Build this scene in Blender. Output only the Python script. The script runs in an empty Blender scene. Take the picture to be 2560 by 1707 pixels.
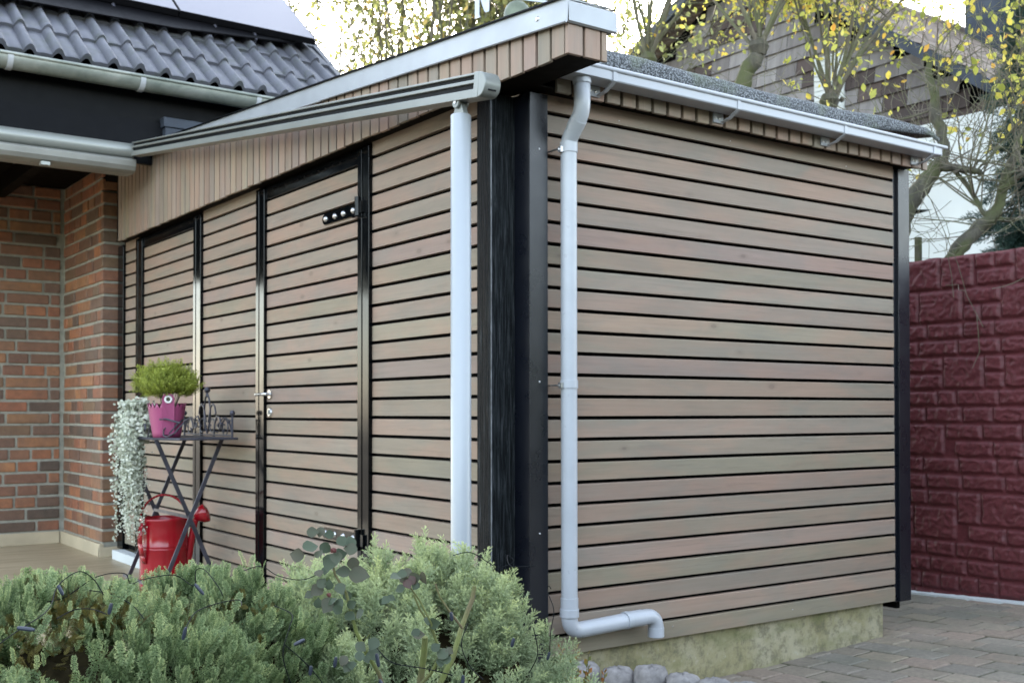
import bpy, math, random
import numpy as np
from mathutils import Vector, Matrix
random.seed(7); RN = np.random.default_rng(11)
S = bpy.context.scene; COL = S.collection
rad = math.radians
# ------------------------------------------------------------------ camera
cam = bpy.data.cameras.new('camera'); cam_o = bpy.data.objects.new('camera', cam); COL.objects.link(cam_o)
CAM = Vector((-2.74536, -3.83999, 1.07242))
RM = Matrix(((0.8118685, -0.0065070, -0.5838041), (-0.5838395, -0.0107229, -0.8117983), (-0.0009777, 0.9999213, -0.0125046)))
cam_o.matrix_world = Matrix.Translation(CAM) @ RM.to_4x4()
cam.sensor_width = 36; cam.lens = 39.184; cam.shift_y = 0.0548; cam.clip_start = 0.05; cam.clip_end = 500
cam.dof.use_dof = True; cam.dof.focus_distance = 2.9; cam.dof.aperture_fstop = 8
S.camera = cam_o
# ------------------------------------------------------------------ light
SUN_EL, SUN_AZ = rad(17), rad(38)          # azimuth clockwise from +Y
sd = Vector((math.sin(SUN_AZ) * math.cos(SUN_EL), math.cos(SUN_AZ) * math.cos(SUN_EL), math.sin(SUN_EL)))
w = bpy.data.worlds.new('World'); S.world = w; w.use_nodes = True
nt = w.node_tree; bgn = nt.nodes['Background']
sky = nt.nodes.new('ShaderNodeTexSky'); sky.sky_type = 'NISHITA'; sky.sun_disc = False
sky.sun_elevation = SUN_EL; sky.sun_rotation = SUN_AZ; sky.dust_density = 1.2; sky.air_density = 1.0; sky.ozone_density = 0.6
hs = nt.nodes.new('ShaderNodeHueSaturation'); hs.inputs['Saturation'].default_value = 0.55; nt.links.new(sky.outputs[0], hs.inputs['Color']); nt.links.new(hs.outputs[0], bgn.inputs[0]); bgn.inputs[1].default_value = 0.15
sl = bpy.data.lights.new('sun', 'SUN'); sl.energy = 4.0; sl.angle = rad(0.5); sl.color = (1, 0.93, 0.8)
so = bpy.data.objects.new('sun', sl); COL.objects.link(so); so.rotation_euler = sd.to_track_quat('Z', 'Y').to_euler()
S.view_settings.view_transform = 'Standard'; S.view_settings.look = 'None'; S.view_settings.exposure = 3.25; S.view_settings.gamma = 1

def at(vx, vy, D):
    """a point D metres in front of the lens plane (layout coordinates of a 2352 x 1568 sheet)"""
    k = 2560 / 2352
    X = (vx * k - 1280) / 2786.41; Y = -(vy * k - 853.5 - 140.29) / 2786.41
    return CAM + (RM @ Vector((X, Y, -1))) * D
# ------------------------------------------------------------------ materials
class N:
    def __init__(s, name):
        s.m = bpy.data.materials.new(name); s.m.use_nodes = True; s.t = s.m.node_tree
        s.b = s.t.nodes['Principled BSDF']; s.out = s.t.nodes['Material Output']
    def n(s, typ, **kw):
        x = s.t.nodes.new(typ)
        for k, v in kw.items(): setattr(x, k, v)
        return x
    def l(s, a, b): s.t.links.new(a, b)
    def val(s, v): x = s.n('ShaderNodeValue'); x.outputs[0].default_value = v; return x.outputs[0]
    def pos(s, sc=(1, 1, 1), off=(0, 0, 0)):
        g = s.n('ShaderNodeNewGeometry'); m = s.n('ShaderNodeMapping'); m.inputs['Scale'].default_value = sc; m.inputs['Location'].default_value = off
        s.l(g.outputs['Position'], m.inputs[0]); return m.outputs[0]
    def noise(s, vec, scale=5, detail=4, rough=.55, dist=0):
        x = s.n('ShaderNodeTexNoise'); x.inputs['Scale'].default_value = scale; x.inputs['Detail'].default_value = detail
        x.inputs['Roughness'].default_value = rough; x.inputs['Distortion'].default_value = dist
        if vec: s.l(vec, x.inputs['Vector'])
        return x.outputs['Fac']
    def ramp(s, fac, stops):
        x = s.n('ShaderNodeValToRGB'); e = x.color_ramp.elements
        while len(e) > 1: e.remove(e[-1])
        e[0].position = stops[0][0]; e[0].color = (*stops[0][1], 1) if hasattr(stops[0][1], '__len__') else (stops[0][1],) * 3 + (1,)
        for p, c in stops[1:]:
            q = e.new(p); q.color = (*c, 1) if hasattr(c, '__len__') else (c, c, c, 1)
        s.l(fac, x.inputs[0]); return x.outputs[0]
    def mix(s, f, a, b, mode='MIX'):
        x = s.n('ShaderNodeMix', data_type='RGBA', blend_type=mode)
        for v, i in ((f, 0), (a, 6), (b, 7)):
            if hasattr(v, 'is_linked'): s.l(v, x.inputs[i])
            elif i == 0: x.inputs[0].default_value = v
            else: x.inputs[i].default_value = (*v, 1)
        return x.outputs[2]
    def math(s, op, a, b=0.0):
        x = s.n('ShaderNodeMath', operation=op)
        for i, v in ((0, a), (1, b)):
            if hasattr(v, 'is_linked'): s.l(v, x.inputs[i])
            else: x.inputs[i].default_value = v
        return x.outputs[0]
    def bump(s, h, strength=.3, dist=.01):
        x = s.n('ShaderNodeBump'); x.inputs['Strength'].default_value = strength; x.inputs['Distance'].default_value = dist
        s.l(h, x.inputs['Height']); s.l(x.outputs[0], s.b.inputs['Normal'])
    def col(s, c):
        if hasattr(c, 'is_linked'): s.l(c, s.b.inputs['Base Color'])
        else: s.b.inputs['Base Color'].default_value = (*c, 1)
    def set(s, rough=None, metal=None, spec=None, coat=None):
        if rough is not None:
            if hasattr(rough, 'is_linked'): s.l(rough, s.b.inputs['Roughness'])
            else: s.b.inputs['Roughness'].default_value = rough
        if metal is not None: s.b.inputs['Metallic'].default_value = metal
        if spec is not None: s.b.inputs['Specular IOR Level'].default_value = spec
        if coat is not None: s.b.inputs['Coat Weight'].default_value = coat
        return s
def plain(name, c, rough=.5, metal=0, var=.12, scale=6, bump=0, bscale=60, spec=.5):
    m = N(name); m.set(None, None, spec); f = m.noise(m.pos(), scale, 5)
    lo = tuple(x * (1 - var) for x in c); hi = tuple(min(1, x * (1 + var)) for x in c)
    m.col(m.ramp(f, [(.3, lo), (.7, hi)])); m.set(rough, metal)
    r = m.noise(m.pos(), scale * 3, 3); m.set(m.math('ADD', m.math('MULTIPLY', m.math('SUBTRACT', r, .5), .25), rough))
    if bump: m.bump(m.noise(m.pos(), bscale, 4), bump, .002)
    return m.m
def wood(name, axis, bright=1.0):
    """stained larch: grey-brown with pink, blue and green casts, grain along axis"""
    m = N(name); st = [7, 7, 7]; st[axis] = .8; fine = [90, 90, 90]; fine[axis] = 2.2
    g = m.n('ShaderNodeNewGeometry'); isl = g.outputs['Random Per Island']
    off = m.n('ShaderNodeCombineXYZ'); m.l(m.math('MULTIPLY', isl, 37), off.inputs[0]); m.l(m.math('MULTIPLY', isl, 91), off.inputs[1]); m.l(m.math('MULTIPLY', isl, 53), off.inputs[2])
    add = m.n('ShaderNodeVectorMath', operation='ADD'); m.l(m.pos(), add.inputs[0]); m.l(off.outputs[0], add.inputs[1])
    def mp(sc):
        q = m.n('ShaderNodeMapping'); q.inputs['Scale'].default_value = sc; m.l(add.outputs[0], q.inputs[0]); return q.outputs[0]
    B = bright * 1.0
    cast = m.ramp(isl, [(0, (.272*B, .24*B, .178*B)), (.16, (.292*B, .235*B, .19*B)), (.32, (.262*B, .234*B, .188*B)), (.5, (.305*B, .236*B, .192*B)), (.66, (.272*B, .247*B, .18*B)), (.82, (.30*B, .228*B, .196*B)), (1, (.255*B, .232*B, .192*B))])
    st2 = [3.2, 3.2, 3.2]; st2[axis] = .9
    n1 = m.noise(mp(st2), 1.6, 4, .6, .6); n2 = m.noise(mp(st), 3, 5, .6, .4)
    c = m.mix(m.math('MULTIPLY', m.ramp(n1, [(.42, 0.0), (.62, 1.0)]), .4), cast, (.39*B, .235*B, .172*B))
    c = m.mix(m.math('MULTIPLY', m.ramp(m.noise(mp(st2), 2.1, 4, .6, .5), [(.5, 0.0), (.68, 1.0)]), .45), c, (.212*B, .21*B, .18*B))
    vb = m.math('FRACT', m.math('MULTIPLY', isl, 17.31)); c = m.mix(1.0, c, m.ramp(vb, [(0, .84), (1, 1.02)]), 'MULTIPLY')
    c = m.mix(.5, c, m.ramp(n2, [(.25, .78), (.75, 1.16)]), 'MULTIPLY')
    gr = m.noise(mp(fine), 1.0, 3, .7, .3)
    c = m.mix(.3, c, m.ramp(gr, [(.3, .8), (.6, 1.06)]), 'MULTIPLY')
    st3 = [55, 55, 55]; st3[axis] = 1.6; g3 = m.noise(mp(st3), 1.0, 5, .75, .8); c = m.mix(m.math('MULTIPLY', m.ramp(g3, [(.56, 0.0), (.66, 1.0)]), .28), c, (.12*B, .10*B, .085*B))
    v = m.n('ShaderNodeTexVoronoi'); kn = [9, 9, 9]; kn[axis] = 4.2; v.inputs['Scale'].default_value = 1.0; m.l(mp(kn), v.inputs['Vector'])
    sep = m.n('ShaderNodeSeparateColor'); m.l(v.outputs['Color'], sep.inputs[0])
    k = m.math('MULTIPLY', m.ramp(v.outputs['Distance'], [(.0, .5), (.05, .9), (.075, 1.0), (.1, .35), (.2, 0.0)]), m.math('GREATER_THAN', sep.outputs[0], .6))
    c = m.mix(m.math('MULTIPLY', k, .55), c, (.1, .075, .06))
    c = m.mix(1.0, c, (1.02, .975, .935), 'MULTIPLY')
    m.col(c); m.set(.62, 0, .35); m.bump(m.math('ADD', gr, m.math('MULTIPLY', n2, .5)), .12, .002); return m.m
M = {}
M['wood_x'] = wood('stained_wood_along_x', 0, .80); M['wood_y'] = wood('stained_wood_along_y', 1, .80); M['wood_z'] = wood('stained_wood_upright', 2, .84)
M['black'] = plain('black_gloss_paint', (.002, .0025, .003), .12, 0, .2, 3, spec=.18)
m = N('black_cracked_wood'); f = m.noise(m.pos((60, 60, 3)), 1.5, 5, .7, .4)
m.col(m.ramp(f, [(.48, (.0015, .002, .003)), (.60, (.006, .008, .009)), (.70, (.045, .052, .055))])); m.set(.5, 0, .12); m.bump(f, .9, .012); M['blackwood'] = m.m
m = N('rough_weathered_black_timber'); f = m.noise(m.pos((70, 70, 3.5)), 1.5, 6, .75, .5)
m.col(m.ramp(f, [(.44, (.003, .004, .005)), (.54, (.018, .022, .024)), (.66, (.055, .06, .064)), (.76, (.14, .15, .15))])); m.set(.6, 0, .12); m.bump(f, 1.0, .015); M['rawbeam'] = m.m
M['anthra'] = plain('anthracite_sheet', (.0035, .0045, .008), .3, .0, .15, 3)
M['void'] = plain('dark_backing', (.004, .004, .004), .9, spec=.05)
M['zinc'] = plain('bright_zinc_sheet', (.30, .315, .33), .42, .3, .10, 3.5)
m = N('weathered_zinc'); f = m.noise(m.pos((1, 1, 2)), 4, 6, .65, .3)
m.col(m.ramp(f, [(.3, (.12, .14, .125)), (.5, (.19, .21, .19)), (.72, (.28, .295, .275))])); m.set(.5, .45); M['oldzinc'] = m.m
M['alu'] = plain('grey_powder_coated_aluminium', (.20, .212, .2), .36, .25, .05, 3)
M['pole'] = plain('light_grey_powder_coat', (.30, .325, .345), .34, .1, .01, .5)
M['pvc'] = plain('light_grey_plastic', (.36, .38, .405), .32, 0, .05, 9)
M['gutter'] = plain('grey_plastic_gutter', (.31, .325, .35), .36, 0, .02, 1)
M['steel'] = plain('brushed_steel', (.5, .5, .5), .28, .9)
m = N('mineral_roofing_felt'); f = m.noise(m.pos(), 140, 2, .8); f2 = m.noise(m.pos(), 5, 4)
c = m.ramp(f, [(.38, (.008, .009, .010)), (.5, (.06, .066, .072)), (.62, (.23, .245, .26))]); c = m.mix(m.ramp(f2, [(.52, 0.0), (.7, .55)]), c, (.09, .11, .06)); m.col(c); m.set(.85); m.bump(f, .8, .006); M['felt'] = m.m
m = N('concrete_plinth'); f = m.noise(m.pos(), 3.2, 6, .65, .4); f2 = m.noise(m.pos(), 18, 7, .78); f3 = m.noise(m.pos((2, 2, 5)), 2, 5)
c = m.ramp(f, [(.3, (.14, .125, .06)), (.48, (.25, .225, .12)), (.66, (.33, .30, .20))]); c = m.mix(m.ramp(f2, [(.40, .6), (.52, 0.0)]), c, (.09, .085, .055)); c = m.mix(m.ramp(f2, [(.6, 0.0), (.7, .6)]), c, (.42, .40, .33)); c = m.mix(m.ramp(f3, [(.52, 0.0), (.66, .5)]), c, (.14, .148, .055))
m.col(c); m.set(.9); m.bump(f2, .5, .006); M['plinth'] = m.m
m = N('clinker_brick'); g = m.n('ShaderNodeNewGeometry'); f = m.noise(m.pos(), 14, 5, .7); f2 = m.noise(m.pos(), 4, 2)
c = m.ramp(g.outputs['Random Per Island'], [(0, (.185, .068, .036)), (.15, (.27, .108, .048)), (.3, (.12, .065, .042)), (.45, (.29, .13, .055)), (.6, (.155, .09, .047)), (.72, (.07, .05, .037)), (.85, (.225, .085, .044)), (1, (.10, .065, .045))])
c = m.mix(m.ramp(f2, [(.4, 0.0), (.65, .5)]), c, (.13, .075, .05)); c = m.mix(.8, c, m.ramp(f, [(.3, .65), (.7, 1.25)]), 'MULTIPLY'); m.col(c); m.set(.6); m.bump(f, .5, .004); M['brick'] = m.m
M['mortar'] = plain('lime_mortar', (.245, .24, .20), .9, 0, .2, 20, .6)
m = N('concrete_roof_tile'); f = m.noise(m.pos(), 2.5, 5, .6); g = m.n('ShaderNodeNewGeometry')
c = m.ramp(f, [(.3, (.048, .050, .062)), (.7, (.088, .091, .110))]); c = m.mix(m.ramp(m.noise(m.pos(), 9, 5, .75), [(.5, 0.0), (.62, .55)]), c, (.045, .052, .042)); m.col(c); m.set(.48); m.bump(m.noise(m.pos(), 120, 2), .15, .002); M['tile'] = m.m
m = N('solar_glass'); m.col((.025, .03, .06)); m.set(.3, 0, .6); M['solar'] = m.m
M['blackalu'] = plain('black_aluminium', (.003, .003, .004), .5, 0, spec=.1)
m = N('red_textured_stone_paint'); f = m.noise(m.pos((1, 1, 1)), 26, 4, .6, 1.2); f2 = m.noise(m.pos(), 2, 3)
c = m.mix(m.ramp(f2, [(.4, 0.0), (.7, .6)]), (.106, .026, .029), (.078, .019, .022)); c = m.mix(.8, c, m.ramp(f, [(.35, .75), (.65, 1.15)]), 'MULTIPLY'); m.col(c); m.set(.5, 0, .3); m.bump(f, .35, .006); M['redwall'] = m.m
m = N('paving_block'); g = m.n('ShaderNodeNewGeometry'); f = m.noise(m.pos(), 40, 5, .7); f2 = m.noise(m.pos(), 1.6, 4)
c = m.ramp(g.outputs['Random Per Island'], [(0, (.16, .145, .12)), (.3, (.20, .17, .13)), (.55, (.225, .175, .135)), (.75, (.185, .17, .14)), (1, (.26, .215, .155))])
c = m.mix(.9, c, m.ramp(f, [(.3, .7), (.7, 1.2)]), 'MULTIPLY'); c = m.mix(m.ramp(f2, [(.5, 0.0), (.65, .45)]), c, (.10, .105, .075)); m.col(c); m.set(.85); m.bump(f, .5, .004); M['paver'] = m.m
M['joint'] = plain('mossy_joint_sand', (.045, .047, .022), .95, 0, .4, 12, .8)
M['soil'] = plain('garden_soil', (.045, .035, .025), .95, 0, .4, 8, .9)
M['white'] = plain('white_render', (.48, .51, .51), .85, 0, .08, 1.2, .3)
m = N('beige_wood_look_tile'); f = m.noise(m.pos((.9, 7, 1)), 2.2, 6, .6, .5)
c = m.ramp(f, [(.28, (.20, .155, .09)), (.5, (.32, .255, .16)), (.72, (.40, .33, .22))]); m.col(c); m.set(.42); M['terrace'] = m.m
M['skirt'] = plain('beige_skirting_tile', (.40, .34, .235), .5, 0, .12, 4)
M['iron'] = plain('grey_wrought_iron', (.055, .055, .07), .45, .5, .35, 14, .4, 90)
M['canred'] = plain('red_enamel', (.25, .004, .010), .2, 0, .12, 5)
M['potpink'] = plain('pink_plastic', (.29, .055, .14), .4, 0, .05, 5)
M['eyelet'] = plain('white_eyelet', (.8, .8, .8), .4)
M['darkfac'] = plain('black_painted_fascia', (.002, .0025, .0035), .5, spec=.08)
M['darksof'] = plain('dark_wood_soffit', (.004, .003, .002), .7, spec=.05)
M['slate'] = plain('slate_cladding', (.03, .037, .05), .6, 0, .3, 3, spec=.2)
M['copper'] = plain('aged_copper', (.10, .12, .085), .55, .2, .3, 12)
M['vaneplate'] = plain('galvanised_plate', (.34, .37, .43), .5, .4)
M['cable'] = plain('black_cable', (.004, .005, .006), .6, spec=.15)
M['led'] = plain('dark_led_sleeve', (.03, .036, .05), .35, spec=.3)
M['stoneedge'] = plain('rough_concrete_edging', (.20, .188, .18), .9, 0, .3, 30, 1.0, 70)
def bark(name, a, b, moss, sc=14):
    m = N(name); f = m.noise(m.pos((1, 1, .4)), sc, 6, .7, .5); f2 = m.noise(m.pos(), 4, 4)
    c = m.ramp(f, [(.3, a), (.7, b)]); c = m.mix(m.ramp(f2, [(.42, 0.0), (.58, .9)]), c, moss); m.col(c); m.set(.9); m.bump(f, .9, .01); return m.m
M['bark'] = bark('mossy_bark', (.02, .018, .012), (.085, .078, .058), (.055, .062, .02))
M['twig'] = bark('thin_twig_bark', (.06, .052, .037), (.15, .13, .10), (.085, .09, .045))
def leafmat(name, stops, rough=.5, trans=.35, tint=True, sheen=0):
    m = N(name)
    a = m.n('ShaderNodeAttribute', attribute_name='tint')
    c = m.ramp(a.outputs['Fac'], stops); m.col(c); m.set(rough, 0, .3)
    if trans:
        t = m.n('ShaderNodeBsdfTranslucent'); m.l(c, t.inputs[0]); x = m.n('ShaderNodeMixShader'); x.inputs[0].default_value = trans
        m.l(m.b.outputs[0], x.inputs[1]); m.l(t.outputs[0], x.inputs[2]); m.l(x.outputs[0], m.out.inputs[0])
    return m.m
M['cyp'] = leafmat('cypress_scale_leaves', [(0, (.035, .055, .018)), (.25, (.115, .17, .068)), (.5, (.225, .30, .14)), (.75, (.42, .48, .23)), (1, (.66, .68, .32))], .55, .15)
M['cypbrown'] = leafmat('cypress_yellowed_tips', [(0, (.05, .04, .012)), (.4, (.12, .10, .022)), (.7, (.17, .15, .035)), (1, (.25, .13, .035))], .6, .15)
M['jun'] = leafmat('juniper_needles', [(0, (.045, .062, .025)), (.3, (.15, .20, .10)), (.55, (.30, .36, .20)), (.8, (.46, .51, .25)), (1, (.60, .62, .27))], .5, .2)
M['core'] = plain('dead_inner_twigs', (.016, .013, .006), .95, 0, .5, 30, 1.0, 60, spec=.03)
M['yleaf'] = leafmat('yellow_autumn_leaves', [(0, (.18, .20, .05)), (.3, (.36, .38, .08)), (.6, (.54, .51, .11)), (.93, (.62, .50, .09)), (1, (.55, .27, .05))], .5, .5)
M['gleaf'] = leafmat('pale_green_leaves', [(0, (.15, .165, .06)), (.5, (.26, .28, .10)), (.92, (.38, .37, .14)), (1, (.55, .35, .09))], .5, .35)
M['roseleaf'] = leafmat('rose_leaves', [(0, (.03, .045, .022)), (.5, (.055, .075, .042)), (.8, (.07, .065, .04)), (1, (.07, .035, .03))], .5, .08)
M['rosestem'] = bark('rose_stem', (.09, .11, .025), (.16, .19, .05), (.12, .09, .05), 20)
M['potleaf'] = leafmat('feathery_light_green', [(0, (.11, .14, .018)), (.5, (.28, .33, .05)), (1, (.48, .50, .11))], .5, .3)
M['silver'] = leafmat('silver_round_leaves', [(0, (.22, .25, .16)), (.5, (.50, .53, .43)), (1, (.80, .80, .72))], .5, .15)
M['conifer'] = leafmat('dark_conifer_needles', [(0, (.012, .03, .025)), (.5, (.03, .065, .05)), (1, (.07, .11, .09))], .6, .1)
M['sedum'] = leafmat('sedum_leaves', [(0, (.07, .10, .02)), (.6, (.2, .16, .04)), (1, (.36, .07, .03))], .5, .1)
M['rustrose'] = plain('withered_rose_petals', (.09, .02, .015), .7)
# ------------------------------------------------------------------ geometry helpers
class MB:
    def __init__(s): s.v = []; s.f = []
    def add(s, vs, fs):
        o = len(s.v); s.v += [tuple(p) for p in vs]; s.f += [tuple(i + o for i in f) for f in fs]; return s
    def box(s, x0, x1, y0, y1, z0, z1):
        return s.add([(x0, y0, z0), (x1, y0, z0), (x1, y1, z0), (x0, y1, z0), (x0, y0, z1), (x1, y0, z1), (x1, y1, z1), (x0, y1, z1)],
                     [(3, 2, 1, 0), (4, 5, 6, 7), (0, 1, 5, 4), (1, 2, 6, 5), (2, 3, 7, 6), (3, 0, 4, 7)])
    def prism(s, poly, a, b):
        """poly = list of points (Vector) extruded by vector from a to b offsets"""
        n = len(poly); a = Vector(a); b = Vector(b)
        vs = [Vector(p) + a for p in poly] + [Vector(p) + b for p in poly]
        return s.add(vs, [tuple(range(n))[::-1], tuple(range(n, 2 * n))] + [(i, (i + 1) % n, (i + 1) % n + n, i + n) for i in range(n)])
    def tube(s, path, r, n=8, caps=True, closed=False):
        P = [Vector(p) for p in path]; rr = r if hasattr(r, '__len__') else [r] * len(P); vs = []; fs = []
        t0 = (P[1] - P[0]).normalized(); up = Vector((0, 0, 1)) if abs(t0.z) < .9 else Vector((1, 0, 0)); u = t0.cross(up).normalized()
        for i, p in enumerate(P):
            t = (P[min(i + 1, len(P) - 1)] - P[max(i - 1, 0)])
            if t.length < 1e-9: t = t0
            t = t.normalized(); u = (u - t * u.dot(t)).normalized(); v = t.cross(u)
            k = 1.0
            for j in range(n):
                a = 2 * math.pi * j / n; vs.append(p + (u * math.cos(a) + v * math.sin(a)) * rr[i] * k)
        for i in range(len(P) - 1):
            for j in range(n): fs.append((i * n + j, i * n + (j + 1) % n, (i + 1) * n + (j + 1) % n, (i + 1) * n + j))
        if caps: fs.append(tuple(range(n))[::-1]); fs.append(tuple(range((len(P) - 1) * n, len(P) * n)))
        return s.add(vs, fs)
    def lathe(s, prof, c, n=24, axis=(0, 0, 1), closed=False):
        ax = Vector(axis).normalized(); q = Vector((0, 0, 1)).rotation_difference(ax).to_matrix(); c = Vector(c); vs = []; fs = []
        for r, z in prof:
            for j in range(n):
                a = 2 * math.pi * j / n; vs.append(c + q @ Vector((r * math.cos(a), r * math.sin(a), z)))
        for i in range(len(prof) - 1):
            for j in range(n): fs.append((i * n + j, i * n + (j + 1) % n, (i + 1) * n + (j + 1) % n, (i + 1) * n + j))
        return s.add(vs, fs)
    def build(s, name, mat, parent=None, smooth=False, bevel=0, **tags):
        me = bpy.data.meshes.new(name); me.from_pydata(s.v, [], s.f); me.update(); me.materials.append(mat)
        o = bpy.data.objects.new(name, me); COL.objects.link(o)
        if smooth:
            for p in me.polygons: p.use_smooth = True
            me.set_sharp_from_angle(angle=rad(40))
        if bevel:
            b = o.modifiers.new('bevel', 'BEVEL'); b.width = bevel; b.segments = 2; b.limit_method = 'ANGLE'; b.angle_limit = rad(35)
        attach(o, parent); tag(o, **tags); return o
def attach(o, parent):
    if parent is not None:
        o.parent = parent; o.matrix_parent_inverse = Matrix.Translation(-parent.location) if parent.type == 'EMPTY' else Matrix()
def tag(o, label=None, cat=None, group=None, kind=None):
    if label: o['label'] = label
    if cat: o['category'] = cat
    if group: o['group'] = group
    if kind: o['kind'] = kind
    return o
def thing(name, label, cat, loc=(0, 0, 0), group=None):
    o = bpy.data.objects.new(name, None); COL.objects.link(o); o.location = loc; o.empty_display_size = .1
    return tag(o, label, cat, group)
def arrmesh(name, V, F, mat, parent=None, tint=None, smooth=False, **tags):
    V = np.asarray(V, np.float32); F = np.asarray(F, np.int32); k = F.shape[1]
    me = bpy.data.meshes.new(name); me.vertices.add(len(V)); me.vertices.foreach_set('co', V.ravel())
    me.loops.add(F.size); me.loops.foreach_set('vertex_index', F.ravel()); me.polygons.add(len(F))
    me.polygons.foreach_set('loop_start', np.arange(0, F.size, k, dtype=np.int32)); me.polygons.foreach_set('loop_total', np.full(len(F), k, np.int32))
    if smooth: me.polygons.foreach_set('use_smooth', np.ones(len(F), bool))
    me.update(calc_edges=True)
    if tint is not None:
        a = me.attributes.new('tint', 'FLOAT', 'POINT'); a.data.foreach_set('value', np.asarray(tint, np.float32))
    me.materials.append(mat); o = bpy.data.objects.new(name, me); COL.objects.link(o); attach(o, parent); tag(o, **tags); return o
def scatter(T, F, tt, pos, frames, scale, trand, tipw=.5):
    """T template verts, tt template tip factor 0..1, frames (n,3,3) rows = local x,y,z axes"""
    n = len(pos); V = np.einsum('vi,nij->nvj', T, frames) * scale[:, None, None] + pos[:, None, :]
    k = len(T); FF = (F[None] + (np.arange(n) * k)[:, None, None]).reshape(-1, F.shape[1])
    ti = np.clip(trand[:, None] + tt[None] * tipw, 0, 1)
    return V.reshape(-1, 3), FF, ti.ravel()
def frames_from(dirs, roll):
    d = dirs / np.linalg.norm(dirs, axis=1, keepdims=True)
    a = np.where(np.abs(d[:, 2:3]) < .9, np.array([[0, 0, 1.]]), np.array([[1., 0, 0]]))
    x = np.cross(a, d); x /= np.linalg.norm(x, axis=1, keepdims=True); y = np.cross(d, x)
    c, s_ = np.cos(roll)[:, None], np.sin(roll)[:, None]
    return np.stack([x * c + y * s_, -x * s_ + y * c, d], axis=1)
def arc(c, r, a0, a1, u, v, n=10):
    c = Vector(c); u = Vector(u); v = Vector(v)
    return [c + u * r * math.cos(a0 + (a1 - a0) * i / n) + v * r * math.sin(a0 + (a1 - a0) * i / n) for i in range(n + 1)]
P = 0.095
# ================================================================== SETTING
def gz(x, y): return -.20 + .036 * (x - 2.4) - .04 * (y - .04)
b = MB(); b.add([(-80, -60, -.34), (80, -60, -.34), (80, 120, -.34), (-80, 120, -.34)], [(0, 1, 2, 3)]); b.build('ground', M['soil'], kind='structure')
b = MB(); pc = [(.72, -3.2), (4.02, -3.2), (4.02, 3), (2.55, 3), (2.55, .06), (.72, .06)]
b.add([(x, y, gz(x, y) - .008) for x, y in pc], [tuple(range(6))]); 
jt = b.build('paving_joints', M['joint'], kind='structure')
b = MB(); rx = .72; row = 0
while rx < 4.0:
    yy = -3.2 - (row % 2) * .12
    while yy < 3:
        x0, x1, y0, y1 = rx + .008, rx + .166, yy + .008, yy + .228; yc = (y0 + y1) / 2
        if y0 < .02 or x0 > 2.60:
            if x0 <= 2.60: y1 = min(y1, .044)
            j = random.uniform(-.004, .003); e = .006; t = [random.uniform(-.003, .003) for _ in range(4)]
            q = [(x0, y0), (x1, y0), (x1, y1), (x0, y1)]; qi = [(x0 + e, y0 + e), (x1 - e, y0 + e), (x1 - e, y1 - e), (x0 + e, y1 - e)]
            vs = [(x, y, gz(x, y) - .03) for x, y in q] + [(x, y, gz(x, y) - .006 + j) for x, y in q] + [(x, y, gz(x, y) + j + t[i]) for i, (x, y) in enumerate(qi)]
            b.add(vs, [(0, 1, 5, 4), (1, 2, 6, 5), (2, 3, 7, 6), (3, 0, 4, 7), (4, 5, 9, 8), (5, 6, 10, 9), (6, 7, 11, 10), (7, 4, 8, 11), (8, 9, 10, 11)])
        yy += .236
    rx += .174; row += 1
b.build('paving', M['paver'], kind='structure')
b = MB(); b.box(-5.2, -.015, .35, 6.86, -.3, -.12); b.build('terrace', M['terrace'], kind='structure')
# ================================================================== SHED
shed = thing('garden_shed', 'wood clad garden shed with horizontal stained boards, shallow roof and black framed doors', 'shed', (1.4, 2.7, -.2))
def board_h(b, axis, a0, a1, z0, dep=0.0, hgt=.079):
    """horizontal board with a sloped upper edge; axis x: face at y=dep ; axis y: face at x=dep"""
    r = random.uniform(-.0008, .0008); d = dep + r
    sec = [(d, z0), (d - .0, z0 + hgt - .0055), (d + .0012, z0 + hgt - .0025), (d + .005, z0 + hgt - .0005), (d + .02, z0 + hgt), (d + .024, z0 + hgt), (d + .024, z0)]
    e = .0015
    if axis == 'x': vs = lambda a: [Vector((a, p, z)) for p, z in sec]
    else: vs = lambda a: [Vector((p, a, z)) for p, z in sec]
    n = len(sec); A = vs(a0); B = vs(a1)
    b.add(A + B, [tuple(range(n)), tuple(range(n, 2 * n))[::-1]] + [(i, i + n, (i + 1) % n + n, (i + 1) % n) for i in range(n)])
zs = [(24 - k) * P + .0075 for k in range(-1, 25)]
b = MB()
for z in zs: board_h(b, 'x', .17, 2.668 + random.uniform(-.002, .002), z)
b.build('front_cladding', M['wood_x'], shed)
def side(y0, y1, zmax=2.5, off=0, dep=0.0, zmin=-.05):
    b = MB()
    for z in zs:
        z += off
        if z + .03 > zmax or z < zmin: continue
        board_h(b, 'y', y0, y1, z, dep, min(.079, zmax - z))
    return b
side(.2, 1.20).build('side_cladding', M['wood_y'], shed)
side(2.65, 3.61).build('side_cladding', M['wood_y'], shed)
side(5.036, 5.375).build('side_cladding', M['wood_y'], shed)
b = MB(); b.box(.1, 2.7, .03, .05, -.0, 2.6); b.box(.03, .05, .1, 5.5, -.04, 2.6); b.box(2.75, 2.78, .05, 5.45, -.05, 2.6); b.box(.05, 2.75, 5.45, 5.48, -.05, 2.6); b.build('backing_wall', M['void'], shed)
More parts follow.
